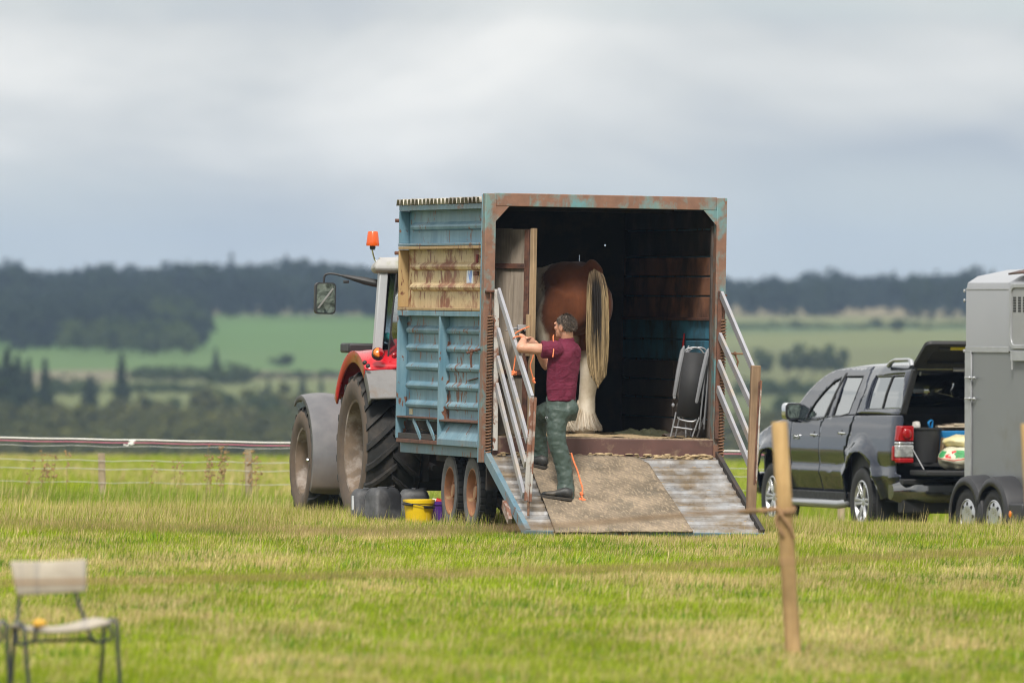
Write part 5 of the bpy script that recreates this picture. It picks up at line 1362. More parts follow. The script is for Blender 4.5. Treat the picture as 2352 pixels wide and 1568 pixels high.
for sd_ in (-1, 1):
    # front wing with wheel arch
    wing = [(2.43, .50)]+[(2.43, 1.24), (2.62, 1.30), (3.1, 1.22), (3.75, 1.06), (3.93, .88), (3.95, .48), (3.085+math.sqrt(AR**2-.095**2), .48)]+arch(3.085, AR, 0, 10, 170)+[(3.085-AR*.995, .50)]
    side_panel('front_wing', CARP, wing, side=sd_)
    side_panel('front_door', CARP, [(2.42, .49), (2.42, 1.25), (2.30, 1.275), (1.36, 1.315), (1.44, 1.2), (1.445, .49)], side=sd_)
    side_panel('rear_door', CARP, [(1.433, .49), (1.433, 1.2), (1.35, 1.315), (.36, 1.345), (.45, 1.15), (.56, .95), (.58, .62), (.60, .49)], side=sd_)
    # rear arch flare meets the rear door; cab corner strip, bed side
    bed = [(.465, 1.0), (.33, 1.34), (-1.13, 1.36), (-1.16, 1.20), (-1.08, 1.19), (-1.08, .72), (-1.16, .70), (-1.14, .52), (-.60, .42)]+arch(0, AR, 0, 176, 4)+[(.572, .60), (.545, .95)]
    side_panel('bed_side', CARP, bed, side=sd_)
    # greenhouse frame round the door windows, canopy side
    zr = lambda y: float(np.interp(y, [-1.1, -.6, .4, 1.0, 1.5, 1.75, 2.0, 2.2, 2.4, 2.55], [1.905, 1.915, 1.90, 1.885, 1.855, 1.80, 1.70, 1.58, 1.43, 1.31]))
    top = [(y, zr(y)-.012) for y in np.linspace(2.55, .33, 16)]
    gh = [(2.55, 1.30), ]+top+[(.22, 1.62), (.32, 1.36), (1.33, 1.328), (2.31, 1.288)]
    side_panel('window_frame', CARP, gh, (FW, RWp), side=sd_)
    seal = grow(FW, .012), grow(RWp, .012)
    for w_, s0 in ((FW, seal[0]), (RWp, seal[1])): side_panel('window_seal', TRIM, s0, (w_,), side=sd_, off=.003, th=.014)
    side_panel('door_window', SIDEGL, FW, side=sd_, off=-.012, th=.005); side_panel('door_window', DARKGL, RWp, side=sd_, off=-.012, th=.005)
    side_panel('door_pillar', TRIM, [(1.36, 1.32), (1.31, 1.32), (1.05, zr(1.0)-.07), (1.11, zr(1.0)-.07)], side=sd_, off=.004, th=.01)
    can_ = [(.205, 1.62), (.30, 1.372)]+[(-1.08, 1.372), (-1.10, 1.60), (-1.16, 1.88)]+[(y, zr(y)-.012) for y in np.linspace(-1.12, .30, 9)]
    CWf = grow(CW, .045)
    side_panel('canopy_side', CARP, can_, (CWf,), side=sd_)
    side_panel('canopy_window_frame', CARS if False else CARP, CWf, (CW,), side=sd_, off=-.012)
    side_panel('canopy_window', DARKGL, CW, side=sd_, off=-.022, th=.005)
    a1 = z5(1035, 338); a2 = z5(935, 592)
    side_panel('window_divider', TRIM, [(a1[0]-.015, a1[1]), (a1[0]+.015, a1[1]), (a2[0]+.015, a2[1]), (a2[0]-.015, a2[1])], side=sd_, off=-.01, th=.012)
    # sill and step bar
    b = MB(); b.bb(sd_*.84-.05, sd_*.84+.05, .58, 2.55, .36, .485); b.build('sill', TRIM, pk, .015)
    b = MB(); b.tube([(sd_*.86, .62, .36), (sd_*.90, .72, .345), (sd_*.90, 2.45, .345), (sd_*.86, 2.55, .36)], .048, 12, rnd=True); b.build('step_bar', CARS, pk)
    MB().bb(sd_*.80-.05, sd_*.80+.05, .7, 2.4, .43, .47).build('step_mount', TRIM, pk)
    # handles, badge strip
    for yh, zh in ((1.62, 1.11), (.68, 1.14)):
        hx = sd_*(hw(yh, zh)+.018)
        MB().tube([(hx-sd_*.015, yh-.10, zh), (hx, yh-.06, zh+.003), (hx, yh+.06, zh+.003), (hx-sd_*.015, yh+.10, zh)], [.012, .016, .016, .012], 8, sq=.8, rnd=True).build('door_handle', CHROME, pk)
        MB().ball((sd_*(hw(yh, zh)-.012), yh, zh), (.018, .05, .045)).build('handle_recess', TRIM, pk)
    # mirrors
    mo = thing('wing_mirror', None, None); mo.parent = pk
    c_ = Vector((sd_*abs(pmir.x), 2.30, pmir.z)); Mt = Matrix.Rotation(R(-8*sd_), 3, 'Z')
    MB().prism(rrect(.108, .096, .05), -.045, .05, lambda p_, q_, t_: c_+Mt @ Vector((p_, t_*1.0, q_))).build('mirror_shell', CHROME if sd_ < 0 else CARP, mo, .025, seg=3)
    MB().prism(rrect(.098, .086, .045), -.062, -.048, lambda p_, q_, t_: c_+Mt @ Vector((p_, t_, q_))).build('mirror_bezel', TRIM, mo, .005)
    MB().prism(rrect(.086, .074, .036), -.066, -.063, lambda p_, q_, t_: c_+Mt @ Vector((p_, t_, q_))).build('mirror_glass', MIRR, mo)
    MB().tube([(sd_*.95, 2.32, 1.29), (sd_*.84, 2.36, 1.27)], [.03, .035], 8).build('mirror_stalk', TRIM, mo)
    # lamps
    b = MB(); b.bb(-.001, .001, 0, 0.001, 0, 0.001)
    tl_ = thing('tail_light', None, None); tl_.parent = pk
    def lamp(nm, m_, z0, z1, e=0):
        rg = []
        for z in (z0, z1):
            x1 = sd_*(hw(-1.05, z)+.012-e); rg.append([(x1, -1.085, z), (x1, -1.13, z), (x1-sd_*.03, -1.17-e*.0, z), (sd_*.70, -1.185, z), (sd_*.70, -1.10, z), (sd_*.80, -1.085, z)])
        MB().loft(rg).build(nm, m_, tl_, .012)
    lamp('red_lens', REDL, 1.075, 1.245); lamp('chrome_strip', CHROME, 1.04, 1.07); lamp('clear_lens', LENSW, .895, 1.035); lamp('red_lens', REDL, .835, .89)
    MB().prism([(-1.06, 1.02), (-1.04, .86), (-1.10, .86), (-1.10, 1.02)], .86, .915, lambda y, z, x: (sd_*x, y, z)).build('side_lens', REDL, tl_, .006)
    MB().ball((sd_*.78, -1.19, 1.16), (.055, .02, .06)).build('lamp_bulb', REDL, tl_)
    hl_ = MB(); hl_.ball((sd_*.72, 3.74, .98), (.16, .20, .12)); hl_.build('headlight', LENSW, pk)
    b = MB(); b.tube([(sd_*.70, -.34, 1.90), (sd_*.70, -.42, 1.94), (sd_*.70, -.54, 1.965), (sd_*.70, -1.0, 1.972), (sd_*.70, -1.08, 1.955), (sd_*.70, -1.11, 1.90)], [.03, .024, .02, .02, .026, .035], 8); b.build('roof_rail', CARS, pk)
    MB().bb(sd_*.60-.26, sd_*.60+.26, -.42, .42, .45, 1.02).build('wheel_well', TRIM, pk); MB().bb(sd_*.60-.2, sd_*.60+.2, 2.6, 3.55, .45, 1.0).build('wheel_well', TRIM, pk)
    MB().bb(sd_*.72-.16, sd_*.72+.16, -.50, -.47, .12, .50).build('mud_flap', TRIM, pk)
# roof skin
b = MB(); rings = []
for y in np.linspace(-1.14, 2.55, 40):
    z = zr(y)-.012; w_ = hw(y, z); rings.append([(w_*math.sin(a_)/math.sin(R(80)) if False else w_*u_, y, z+.055*(1-abs(u_)**2.6)) for u_, a_ in [(u_, 0) for u_ in np.linspace(-1, 1, 17)]])
b.loft([r_ for r_ in rings if True], cap=False, closed=False); b.build('roof', CARP, pk, 0, 60, solid=.02)
# windscreen sits in the sloping front of that skin; bonnet, nose, front bumper
b = MB(); b.add([(-.66, 2.52, 1.36), (.66, 2.52, 1.36), (.56, 1.84, 1.835), (-.56, 1.84, 1.835)], [(0, 1, 2, 3)]); b.build('windscreen', DARKGL, pk, solid=.006)
b = MB(); b.loft([[(-.86, 2.45, 1.27), (0, 2.48, 1.36), (.86, 2.45, 1.27)], [(-.82, 3.1, 1.2), (0, 3.15, 1.28), (.82, 3.1, 1.2)], [(-.70, 3.85, 1.02), (0, 3.95, 1.06), (.70, 3.85, 1.02)]], cap=False, closed=False); b.build('bonnet', CARP, pk, 0, 60, solid=.02)
MB().bb(-.72, .72, 3.78, 3.94, .50, .98).build('front_grille', TRIM, pk, .05); MB().bb(-.82, .82, 3.72, 4.02, .40, .66).build('front_bumper', CARP, pk, .08, seg=3)
# shell behind the shut lines, floor, bed, canopy lining
for s_ in (-1, 1): MB().bb(s_*.80-.02, s_*.80+.02, .62, 2.5, .50, 1.25).build('inner_panel', TRIM, pk)
MB().bb(-.78, .78, -1.05, 3.7, .40, .52).build('floor_pan', TRIM, pk)
MB().bb(-.76, .76, -1.08, .42, .80, .84).build('bed_floor', LINER, pk)
for s_ in (-1, 1): MB().bb(s_*.80-.02, s_*.80+.02, -1.06, .40, .84, 1.33).build('bed_lining', CARPET, pk)
MB().bb(-.80, .80, .38, .42, .84, 1.36).build('bed_front', CARPET, pk); MB().bb(-.84, .84, .46, .50, .5, 1.34).build('cab_back', TRIM, pk)
MB().bb(-.78, .78, .42, .45, 1.36, 1.44).build('cab_back_sill', TRIM, pk); MB().add([(-.70, .46, 1.42), (.70, .46, 1.42), (.62, .40, 1.80), (-.62, .40, 1.80)], [(0, 1, 2, 3)]).build('cab_rear_window', DARKGL, pk, solid=.005)
for x in (-.38, .38):
    MB().bb(x-.24, x+.24, .75, .92, .95, 1.45).build('seat_back', CARPET, pk, .05); MB().ball((x, .80, 1.55), (.13, .06, .10)).build('headrest', CARPET, pk)
    MB().bb(x-.25, x+.25, 1.72, 1.9, .9, 1.45).build('seat_back', CARPET, pk, .05); MB().ball((x, 1.80, 1.56), (.13, .06, .10)).build('headrest', CARPET, pk)
MB().bb(-.75, .75, 2.2, 2.45, 1.05, 1.28).build('dashboard', TRIM, pk, .05)
MB().lathe([(.165, -.015), (.18, 0), (.165, .015)], 24, Matrix.Translation((.38, 2.08, 1.25)) @ Matrix.Rotation(R(65), 4, 'X')).build('steering_wheel', TRIM, pk)
# rear frame of the canopy, raised hatch, dropped tailgate, bumper
for s_ in (-1, 1): MB().beam((s_*.80, -1.10, 1.37), (s_*.69, -1.17, 1.86), .07, .05, up=(0, 1, 0)).build('canopy_rear_post', TRIM, pk, .01)
MB().bb(-.68, .68, -1.175, -1.12, 1.84, 1.885).build('hatch_header', TRIM, pk, .008); MB().tube([(-.67, -1.185, 1.872), (.67, -1.185, 1.872)], .011, 8).build('header_strip', CHROME, pk)
ht = thing('rear_hatch', None, None, (0, -1.16, 1.895), (R(59), 0, 0)); ht.parent = pk
hr = rrect(.72, .265, .07); hi_ = rrect(.60, .135, .04)
b = MB(); n_ = len(hr)
ringso = [[(p_, y_, q_+.27) for p_, q_ in hr] for y_ in (-.03, .02)]; ringsi = [[(p_, y_, q_+.25) for p_, q_ in hi_] for y_ in (-.03, .02)]
b.add(ringso[0]+ringsi[0]+ringso[1]+ringsi[1], [(i, (i+1) % n_, n_+(i+1) % n_, n_+i) for i in range(n_)]+[(2*n_+i, 2*n_+(i+1) % n_, 3*n_+(i+1) % n_, 3*n_+i) for i in range(n_)]+[(i, (i+1) % n_, 2*n_+(i+1) % n_, 2*n_+i) for i in range(n_)]+[(n_+i, n_+(i+1) % n_, 3*n_+(i+1) % n_, 3*n_+i) for i in range(n_)])
b.build('hatch_frame', TRIM, ht, .008)
MB().prism(rrect(.605, .14, .04), .0, .006, lambda p_, q_, t_: (p_, t_, q_+.25)).build('hatch_glass', HGLASS, ht)
MB().bb(-.42, -.12, -.036, -.031, .42, .475).build('yellow_sticker', mat('yellow_sticker', (.75, .62, .01), .5, var=.12, scale=40), ht)
MB().bb(-.55, -.42, -.05, -.031, .42, .46).build('hatch_lock', BLKP, ht, .006); MB().bb(-.25, -.12, -.06, -.02, .0, .03).build('hatch_hinge', STEEL, ht, .006)
for s_ in (-1, 1): MB().tube([(s_*.62, -1.14, 1.80), (s_*.60, -1.16, 1.95)], .009, 6).build('gas_strut', STEEL, pk)
tgp = MB().bb(-.74, .74, -1.72, -1.15, .70, .76); tgp.build('tailgate', LINER, pk, .015)
for s_ in (-1, 1): MB().tube([(s_*.72, -1.15, 1.02), (s_*.71, -1.55, .77)], .007, 6).build('tailgate_stay', STEEL, pk)
b = MB(); rings = []
for x in np.linspace(-.93, .93, 25):
    y = -1.36+.22*abs(x/.93)**3.5; e_ = .0 if abs(x) < .9 else .03
    rings.append([(x, y+.02, .63-e_), (x, y-.02, .60-e_), (x, y-.035, .52), (x, y-.02, .44+e_), (x, y+.05, .40+e_), (x, y+.14, .44), (x, y+.14, .60)])
b.loft(rings); b.build('rear_bumper', CHROME_D if 'CHROME_D' in globals() else NT('dark_chrome').bsdf((.20, .20, .20), .12, .95), pk, 0, 40)
MB().bb(-.86, .86, -1.30, -1.15, .60, .66).build('bumper_step', TRIM, pk, .01); MB().bb(-.84, .84, -1.22, -1.05, .28, .46).build('rear_valance', TRIM, pk, .02)
MB().bb(-.26, .26, -1.405, -1.398, .47, .58).build('number_plate', mat('yellow_plate', (.72, .40, .01), .4, var=.03), pk, .003)
MB().bb(-.30, .30, -1.396, -1.36, .43, .62).build('plate_surround', TRIM, pk, .006)
MB().tube([(0, -.9, .36), (0, -1.45, .36), (0, -1.5, .42)], .03, 8).build('tow_bar', CHAS, pk); MB().ball((0, -1.5, .45), .028).build('tow_ball', STEEL, pk)
MB().bb(-.55, -.50, -1.2, 3.7, .30, .42).build('chassis_rail', CHAS, pk); MB().bb(.50, .55, -1.2, 3.7, .30, .42).build('chassis_rail', CHAS, pk); MB().tube([(-.75, 0, .385), (.75, 0, .385)], .06, 8).build('rear_axle', CHAS, pk)
# wheels
def car_wheel(parent, x, y, z, rt, rr, w, m_rim, spokes, hub=False):
    wh = thing('wheel', None, None, (x, y, z)); wh.parent = parent
    b = MB(); b.lathe(tyre_profile(rt, rr, w, .03), 40, AX)
    for i in range(60):
        a = 2*math.pi*i/60; M_ = Matrix.Rotation(a, 3, 'X')
        for s_ in (-1, 1): b.box(M_ @ Vector((s_*w*.30, 0, rt-.001)), (w*.30, .022, .012), M_)
    b.build('tyre', BLACKR, wh, 0, 40)
    h = w/2; b = MB()
    b.lathe([(rr+.012, h*.86), (rr-.004, h*.92), (rr-.014, h*.80), (rr-.022, h*.2), (rr-.02, -h*.6)], 40, AX); b.build('rim', m_rim, wh, 0, 40)
    b = MB()
    if not hub:
        for i in range(spokes):
            a = 2*math.pi*i/spokes
            for da in (-.13, .13):
                p0 = Vector((-(h*.62), math.cos(a+da*2.2)*.055, math.sin(a+da*2.2)*.055)); p1 = Vector((-(h*.80), math.cos(a+da)*(rr-.012), math.sin(a+da)*(rr-.012)))
                b.beam(p0, p1, .030, .03, up=(1, 0, 0))
        b.build('spokes', m_rim, wh, .006)
        MB().lathe([(.075, h*.45), (.07, h*.68), (.04, h*.74), (.001, h*.74)], 20, AX).build('hub_cap', m_rim, wh)
        MB().lathe([(rr-.02, h*.0), (.02, h*.0)], 24, AX).build('brake_disc', CHAS, wh)
    else:
        b.lathe([(rr-.006, h*.78), (rr*.86, h*.90), (rr*.6, h*.97), (rr*.35, h*.90), (.001, h*.92)], 32, AX); b.build('hub_cap', m_rim, wh, 0, 40)
        for i in range(8):
            a = 2*math.pi*i/8; M_ = Matrix.Rotation(a, 3, 'X')
            MB().prism([(-.022, rr*.66), (.022, rr*.66), (.012, rr*.86), (-.012, rr*.86)], -h*.98, -h*.90, lambda p_, q_, x_: M_ @ Vector((x_, p_, q_))).build('vent_slot', TRIM, wh)
    return wh
for y in (0, 3.085):
    car_wheel(pk, -.79, y, .385, .385, .232, .23, RIMS, 6); w_ = car_wheel(pk, .79, y, .385, .385, .232, .23, RIMS, 6); w_.rotation_euler = (0, 0, math.pi)
# badge lettering on the front wing
cu = bpy.data.curves.new('badge', 'FONT'); cu.body = 'HILUX'; cu.size = .075; cu.extrude = .003; cu.align_x = 'CENTER'
to = bpy.data.objects.new('badge_tmp', cu); C.objects.link(to); dg = bpy.context.evaluated_depsgraph_get()
me = bpy.data.meshes.new_from_object(to.evaluated_get(dg)); bpy.data.objects.remove(to)
me.materials.clear(); me.materials.append(CHROME)
bo_ = bpy.data.objects.new('badge_lettering', me); C.objects.link(bo_); bo_.parent = pk
bo_.matrix_parent_inverse = Matrix.Identity(4); bo_.rotation_euler = (R(90), 0, R(-90)); bo_.location = (-(hw(2.25, 1.08)+.004), 2.22, 1.055)

# --- load in the pickup bed
def pkw(x, y, z): return PM @ Vector((x, y, z))
b1 = thing('black_tub', 'black plastic tub in the pickup bed beside the red tail light', 'tub', pkw(-.50, -.95, .84), (0, 0, PA))
MB().lathe([(.001, 0), (.15, 0), (.19, .36), (.205, .365), (.205, .385), (.185, .385), (.14, .02), (.001, .02)], 28).build('tub_shell', BLKP, b1); 
o = MB(); o.ball((0, 0, 0), (.055, .04, .05)); o.v = [(x+.02*noise.noise(Vector((x*30, y*30, z*30))), y, z) for x, y, z in o.v]
ro = o.build('white_rag', mat('white_rag', (.55, .53, .50), .9, var=.2, scale=30)); ro.location = pkw(-.60, -.98, 1.245); tag(ro, 'crumpled white rag on top of the black tub in the pickup', 'rag')
cr_ = thing('blue_crate', 'bright blue plastic crate in the pickup bed behind the feed sacks', 'crate', pkw(-.10, -.72, .845), (0, 0, PA)); BLUP = mat('blue_crate_plastic', (.02, .22, .52), .45, var=.1)
b = MB(); rg = [[(p_*k_, q_*k_, z) for p_, q_ in rrect(.30, .2, .04)] for z, k_ in ((0, .86), (.30, 1.0), (.33, 1.05), (.345, 1.05))]; b.loft(rg, cap=False); b.build('crate_wall', BLUP, cr_, solid=.012); MB().bb(-.24, .24, -.16, .16, .0, .02).build('crate_base', BLUP, cr_)
MB().tube(spline([(-.29, -.19, .33), (-.34, -.21, .43), (-.29, -.20, .46), (-.30, -.2, .36)], 4), .02, 6, sq=.4).build('bag_flap', BLUP, cr_)
CARD = mat('brown_cardboard', (.30, .20, .125), .9, var=.12, scale=10)
cb_ = thing('cardboard_box', 'open brown cardboard box standing in the blue crate', 'box', pkw(.02, -.66, .99), (0, 0, PA)); MB().bb(-.24, .26, -.10, .12, 0, .27).build('box_body', CARD, cb_, .004)
MB().add([(-.24, -.10, .272), (.26, -.10, .272), (.30, -.24, .25), (-.22, -.24, .25)], [(0, 1, 2, 3)]).build('box_flap', mat('pale_cardboard', (.55, .43, .32), .9, var=.1), cb_, solid=.008)
for i, (dx, z) in enumerate(((-.08, 1.225), (.1, 1.25))):
    pb = MB().bb(-.16, .16, -.05, .05, 0, .022); po = pb.build('paper_stack', mat('cream_paper', (.66, .55, .42), .8, var=.15, scale=30), None, .003); po.location = pkw(-.08+dx, -.86, z); po.rotation_euler = (0, 0, PA+.1*i); tag(po, ('lower pale paper packet on the blue crate', 'upper pale paper packet on the blue crate')[i], 'packet')
pl_ = MB().bb(-.02, .02, -.04, .04, 0, .27).build('wood_offcut', WLITE, None, .003); pl_.location = pkw(-.33, -1.05, .845); pl_.rotation_euler = (0, R(6), PA); tag(pl_, 'pale wooden offcut standing between the black tub and the feed sack', 'plank')
t = NT('feed_sack_print'); X, Y, Z = t.xyz(); nn = t.noise(5, 3, .5, dist=.8)
c = t.mix(t.ramp(t.noise(9, 4), .35, .7), (.52, .49, .36), (.68, .66, .52))
zz = t.math('ADD', Z, t.math('MULTIPLY', t.math('SUBTRACT', t.noise(4, 2), .5), .10))
band = t.math('MULTIPLY', t.ramp(zz, .125, .135), t.ramp(zz, .215, .205))
c = t.mix(t.math('MULTIPLY', band, t.ramp(t.noise(7, 2, .5, off=(1, 2, 3)), .48, .53)), c, (.05, .30, .10))
c = t.mix(t.math('MULTIPLY', band, t.ramp(t.noise(8, 2, .5, off=(6, 2, 9)), .55, .58)), c, (.55, .03, .03))
c = t.mix(t.math('MULTIPLY', t.ramp(zz, .105, .11), t.ramp(zz, .122, .117)), c, (.60, .10, .08))
SACKM = t.bsdf(c, .55, 0, t.noise(7, 4, .6, dist=1), .5, .03)
def sack(name, label, loc, dims, rz, m_, flop=0):
    o = thing(name, label, 'sack', loc, (0, 0, rz)); b = MB(); b.ball((0, 0, dims[2]*.5), (dims[0], dims[1], dims[2]*.5), nu=32, nv=20)
    vv = []
    for x, y, z in b.v:
        k_ = noise.fractal(Vector((x*6+loc[0], y*6, z*6)), 1, 2, 3)*.035; sq = 1-.12*abs(z/dims[2]-.5); zz_ = max(0, z)
        e = (abs(x)/dims[0]); vv.append((math.copysign(abs(x)**.72*dims[0]**.28, x)*sq+k_, math.copysign(abs(y)**.8*dims[1]**.2, y)+k_, zz_+k_*.8-flop*max(0, x/dims[0]-.2)**2))
    b.v = vv; b.build('sack_body', m_, o, smooth=80); return o
sack('feed_sack', 'white feed sack with green and red print lying on the tailgate', pkw(-.20, -1.36, .765), (.27, .20, .26), PA, SACKM)
SACK2 = mat('yellow_white_sack', (.66, .60, .36), .5, var=.2, scale=9, bump=.4, dirt=(.68, .48, .08), dirt_amt=.25)
sack('feed_sack', 'yellowish crumpled feed sack slumped on top of the printed sack', pkw(-.06, -1.26, .985), (.33, .2, .17), PA+.1, SACK2, .0)
sack('feed_sack', 'cream feed sack hanging over the edge of the tailgate', pkw(.10, -1.62, .60), (.14, .12, .33), PA, SACK2)

# ================================================================= GREY HORSE TRAILER
HGR = mat('grey_trailer_panel', (.215, .225, .235), .38, .25, var=.05, scale=2, bump=.02, dirt=(.19, .19, .18), dirt_amt=.15)
HGL = mat('light_grey_trailer_top', (.33, .34, .365), .45, .1, var=.04, scale=2, bump=.02)
GALV = mat('aluminium_trim', (.42, .43, .45), .4, .5, var=.1, scale=8)
GUARD = mat('black_mudguard', (.030, .030, .034), .5, var=.1, scale=5, bump=.05)
QA = R(24); QG = at(2250, 1186, 107.5); QG.z = -.107-.29
QLOC = QG; QROT = (0, R(.2), QA)
ho_ = thing('horse_trailer', 'plain grey two-horse trailer with black mudguards, cut by the right edge of the photo', 'trailer', QLOC, QROT)
QM, QMI = frame(QLOC, QROT)
def qz(py): return (QMI @ at(2230, py, 108.4)).z
XB = .26; yF = .87; yR = -2.4; zS = qz(806); zTop = qz(630); zB = .42
def qbox(name, m_, x0, x1, y0, y1, z0, z1, bv=.006, parent=ho_): return MB().bb(x0, x1, y0, y1, z0, z1).build(name, m_, parent, bv)
qbox('lower_side', HGR, XB, XB+.03, yR, yF-.16, zB, zS, .002)
qbox('front_stile', GALV, XB-.012, XB+.03, yF-.16, yF, zB, zS, .01)
qbox('stile_bead', GALV, XB-.02, XB-.012, yF-.17, yF-.15, zB, zS, .003)
# upper body: profile with chamfered, slightly domed top
def upper(y0, y1, x0, m_, name):
    zc = qz(660); b = MB(); rings = []
    for y in np.linspace(y0, y1, 6):
        rings.append([(x0, y, zS), (x0, y, zc-.04), (x0+.02, y, zc+.05), (x0+.14, y, zTop-.02), (x0+.5, y, zTop+.05), (x0+.95, y, zTop+.07), (x0+1.4, y, zTop+.05), (x0+1.74, y, zTop-.02), (x0+1.88, y, zc), (x0+1.88, y, zS)])
    b.loft(rings); return b.build(name, m_, ho_, .004, 30)
upper(yF-.02, -.20, XB-.006, HGL, 'upper_side'); upper(-.203, yR, XB-.03, HGL, 'upper_side')
MB().prism([(XB, zB), (XB+1.88, zB), (XB+1.88, zS), (XB, zS)], yF-.03, yF, lambda p_, q_, t_: (p_, t_, q_)).build('front_panel', HGR, ho_, .004)
qbox('right_side', HGR, XB+1.85, XB+1.88, yR, yF-.03, zB, zS); qbox('floor', CHAS, XB, XB+1.88, yR, yF, zB-.06, zB-.002)
qbox('seam_strip', GALV, XB-.014, XB-.004, -.19, yF-.02, zS-.012, zS+.05, .003)
qbox('seam_strip', GALV, XB-.010, XB-.0065, -.19, yF-.02, qz(664)-.008, qz(664)+.008, .002)
# window in the rear half with raised frame and perforated shade
zw0, zw1 = qz(800), qz(652); yw0, yw1 = -1.35, -.27
wf = MB(); cy_, cz_ = (yw0+yw1)/2, (zw0+zw1)/2; o_ = rrect((yw1-yw0)/2, (zw1-zw0)/2, .09); i_ = rrect((yw1-yw0)/2-.045, (zw1-zw0)/2-.045, .07); n_ = len(o_)
P0 = [(XB-.055, cy_+p_, cz_+q_) for p_, q_ in o_]; P1 = [(XB-.055, cy_+p_, cz_+q_) for p_, q_ in i_]; P2 = [(XB-.031, cy_+p_, cz_+q_) for p_, q_ in o_]; P3 = [(XB-.031, cy_+p_, cz_+q_) for p_, q_ in i_]
wf.add(P0+P1+P2+P3, [(i, (i+1) % n_, n_+(i+1) % n_, n_+i) for i in range(n_)]+[(i, (i+1) % n_, 2*n_+(i+1) % n_, 2*n_+i) for i in range(n_)]+[(n_+i, n_+(i+1) % n_, 3*n_+(i+1) % n_, 3*n_+i) for i in range(n_)])
wfo = wf.build('window', GALV, ho_, .006)
MB().prism([(cy_+p_, cz_+q_) for p_, q_ in i_], XB-.040, XB-.033, lambda p_, q_, t_: (t_, p_, q_)).build('pane', mat('grey_window_shade', (.28, .285, .29), .35, var=.05), wfo)
for r_ in range(6):
    for k in range(6): MB().bb(XB-.0435, XB-.041, yw1-.14-k*.115, yw1-.075-k*.115, zw1-.16-r_*.028, zw1-.14-r_*.028).build('shade_slot', BLKP, wfo)
qbox('window_rail', GALV, XB-.05, XB-.031, yw0, yw1-.02, zw0-.13, zw0-.02)
MB().tube([(XB-.045, yw1-.06, zw0-.05), (XB-.045, yw1-.06, zw0-.22)], .012, 8).build('prop_stay', GALV, ho_)
for py in (867, 915):
    z = qz(py); hg = MB(); hg.tube([(XB-.03, yF-.30, z), (XB-.03, yF-.05, z)], .010, 6); hg.ball((XB-.03, yF-.16, z), .018); hg.ball((XB-.03, yF-.27, z), .018); hg.build('door_hinge', GALV, ho_)
for py in (668, 690, 806): MB().ball((XB-.01, yF+.012, qz(py)), (.01, .02, .02), nu=8, nv=6).build('rivet', GALV, ho_)
b = MB(); b.loft([[(XB-.04+u_*.5, y, zTop+.01+.075*math.sin(u_*1.5)+.012*(i_ % 2)) for u_ in np.linspace(0, 1, 8)] for i_, y in enumerate(np.linspace(-.22, yR, 8))], cap=False, closed=False); b.build('roof_edge_trim', mat('brown_roof_edge', (.10, .055, .045), .7, var=.2), ho_, 0, 50, solid=.02)
# wheels and mudguards
for y in (.31, -.32):
    car_wheel(ho_, .085, y, .29, .29, .178, .17, RIMS, 6, hub=True)
    b = MB(); rings = []
    for i in range(22):
        a = R(-12+204*i/21); r_ = .435; rg = []
        for x_, rr_ in ((.0, r_-.10), (.0, r_-.045), (.02, r_-.012), (.06, r_), (.245, r_+.01), (.252, r_-.02)):
            rg.append((x_-.035, y-math.cos(a)*rr_*(.93 if abs(math.cos(a)) > .2 else .93), .29+math.sin(a)*rr_))
        rings.append(rg)
    b.loft(rings, cap=False, closed=False); b.build('mudguard', GUARD, ho_, 0, 40, solid=.008)
b = MB(); b.prism([(-.74, .10), (-.72, .45), (-1.05, .45), (-1.05, .25)], -.03, .22, lambda p_, q_, t_: (t_, p_, q_)); b.build('mudguard_tail', GUARD, ho_, .02)
MB().ball((-.04, -.80, .33), (.012, .03, .04)).build('side_marker', ORL, ho_)
qbox('chassis_rail', CHAS, XB+.05, XB+.15, yR, yF, .28, .40); MB().beam((XB+.94, yF, .36), (XB+.94, yF+1.5, .40), .1, .1).build('drawbar', GALV, ho_)
MB().tube([(.1, .31, .29), (XB+1.8, .31, .29)], .04, 8).build('axle', CHAS, ho_); MB().tube([(.1, -.32, .29), (XB+1.8, -.32, .29)], .04, 8).build('axle', CHAS, ho_)

# ================================================================= FENCES
POSTW = wood('old_fence_post', (.27, .21, .13), (.42, .34, .21)); POSTN = wood('pale_round_post', (.40, .25, .105), (.58, .39, .19))
WIRE = mat('galvanised_wire', (.40, .40, .38), .5, .4, var=.1); TAPE = mat('white_fence_tape', (.75, .74, .70), .6, var=.08, scale=20); PINK = mat('pink_fence_cord', (.50, .13, .20), .6, var=.15, scale=20)
FD = 120.0
wf_ = thing('wire_fence', 'wire fence on weathered posts with white and pink electric tape behind the tractor', 'fence', (0, FD, 0))
def fp(px, py, d=FD): return at(px, py, d)-Vector((0, FD, 0))
for px, pt in ((233, 1040), (570, 1032), (-150, 1036), (905, 1040), (1245, 1046), (1590, 1052), (1930, 1058), (2270, 1064)):
    a_ = fp(px, pt); g_ = gzf(a_.x, FD)-.1
    b = MB(); b.tube([(a_.x+.02, 0, g_), (a_.x, 0, a_.z-.01), (a_.x, 0, a_.z)], [.05, .044, .038], 10); b.build('fence_post', POSTW, wf_, 0, 40)
def line(name, m_, y0, slope, r_, dd=0, sag=3):
    pts = []
    for i in range(60):
        px = -200+2700*i/59; pts.append(fp(px, y0+slope*px+sag*math.sin(px*.0185)**2, FD+dd))
    MB().tube(pts, r_, 5).build(name, m_, wf_)
line('electric_tape', TAPE, 1004, .0185, .0085, -1.2, 1); line('electric_cord', PINK, 1010.5, .0185, .006, -1.2, 1.5)
for y0, r_ in ((1020, .0032), (1053, .0035), (1072, .0032), (1103, .003)): line('wire', WIRE, y0, .013, r_, -.06)
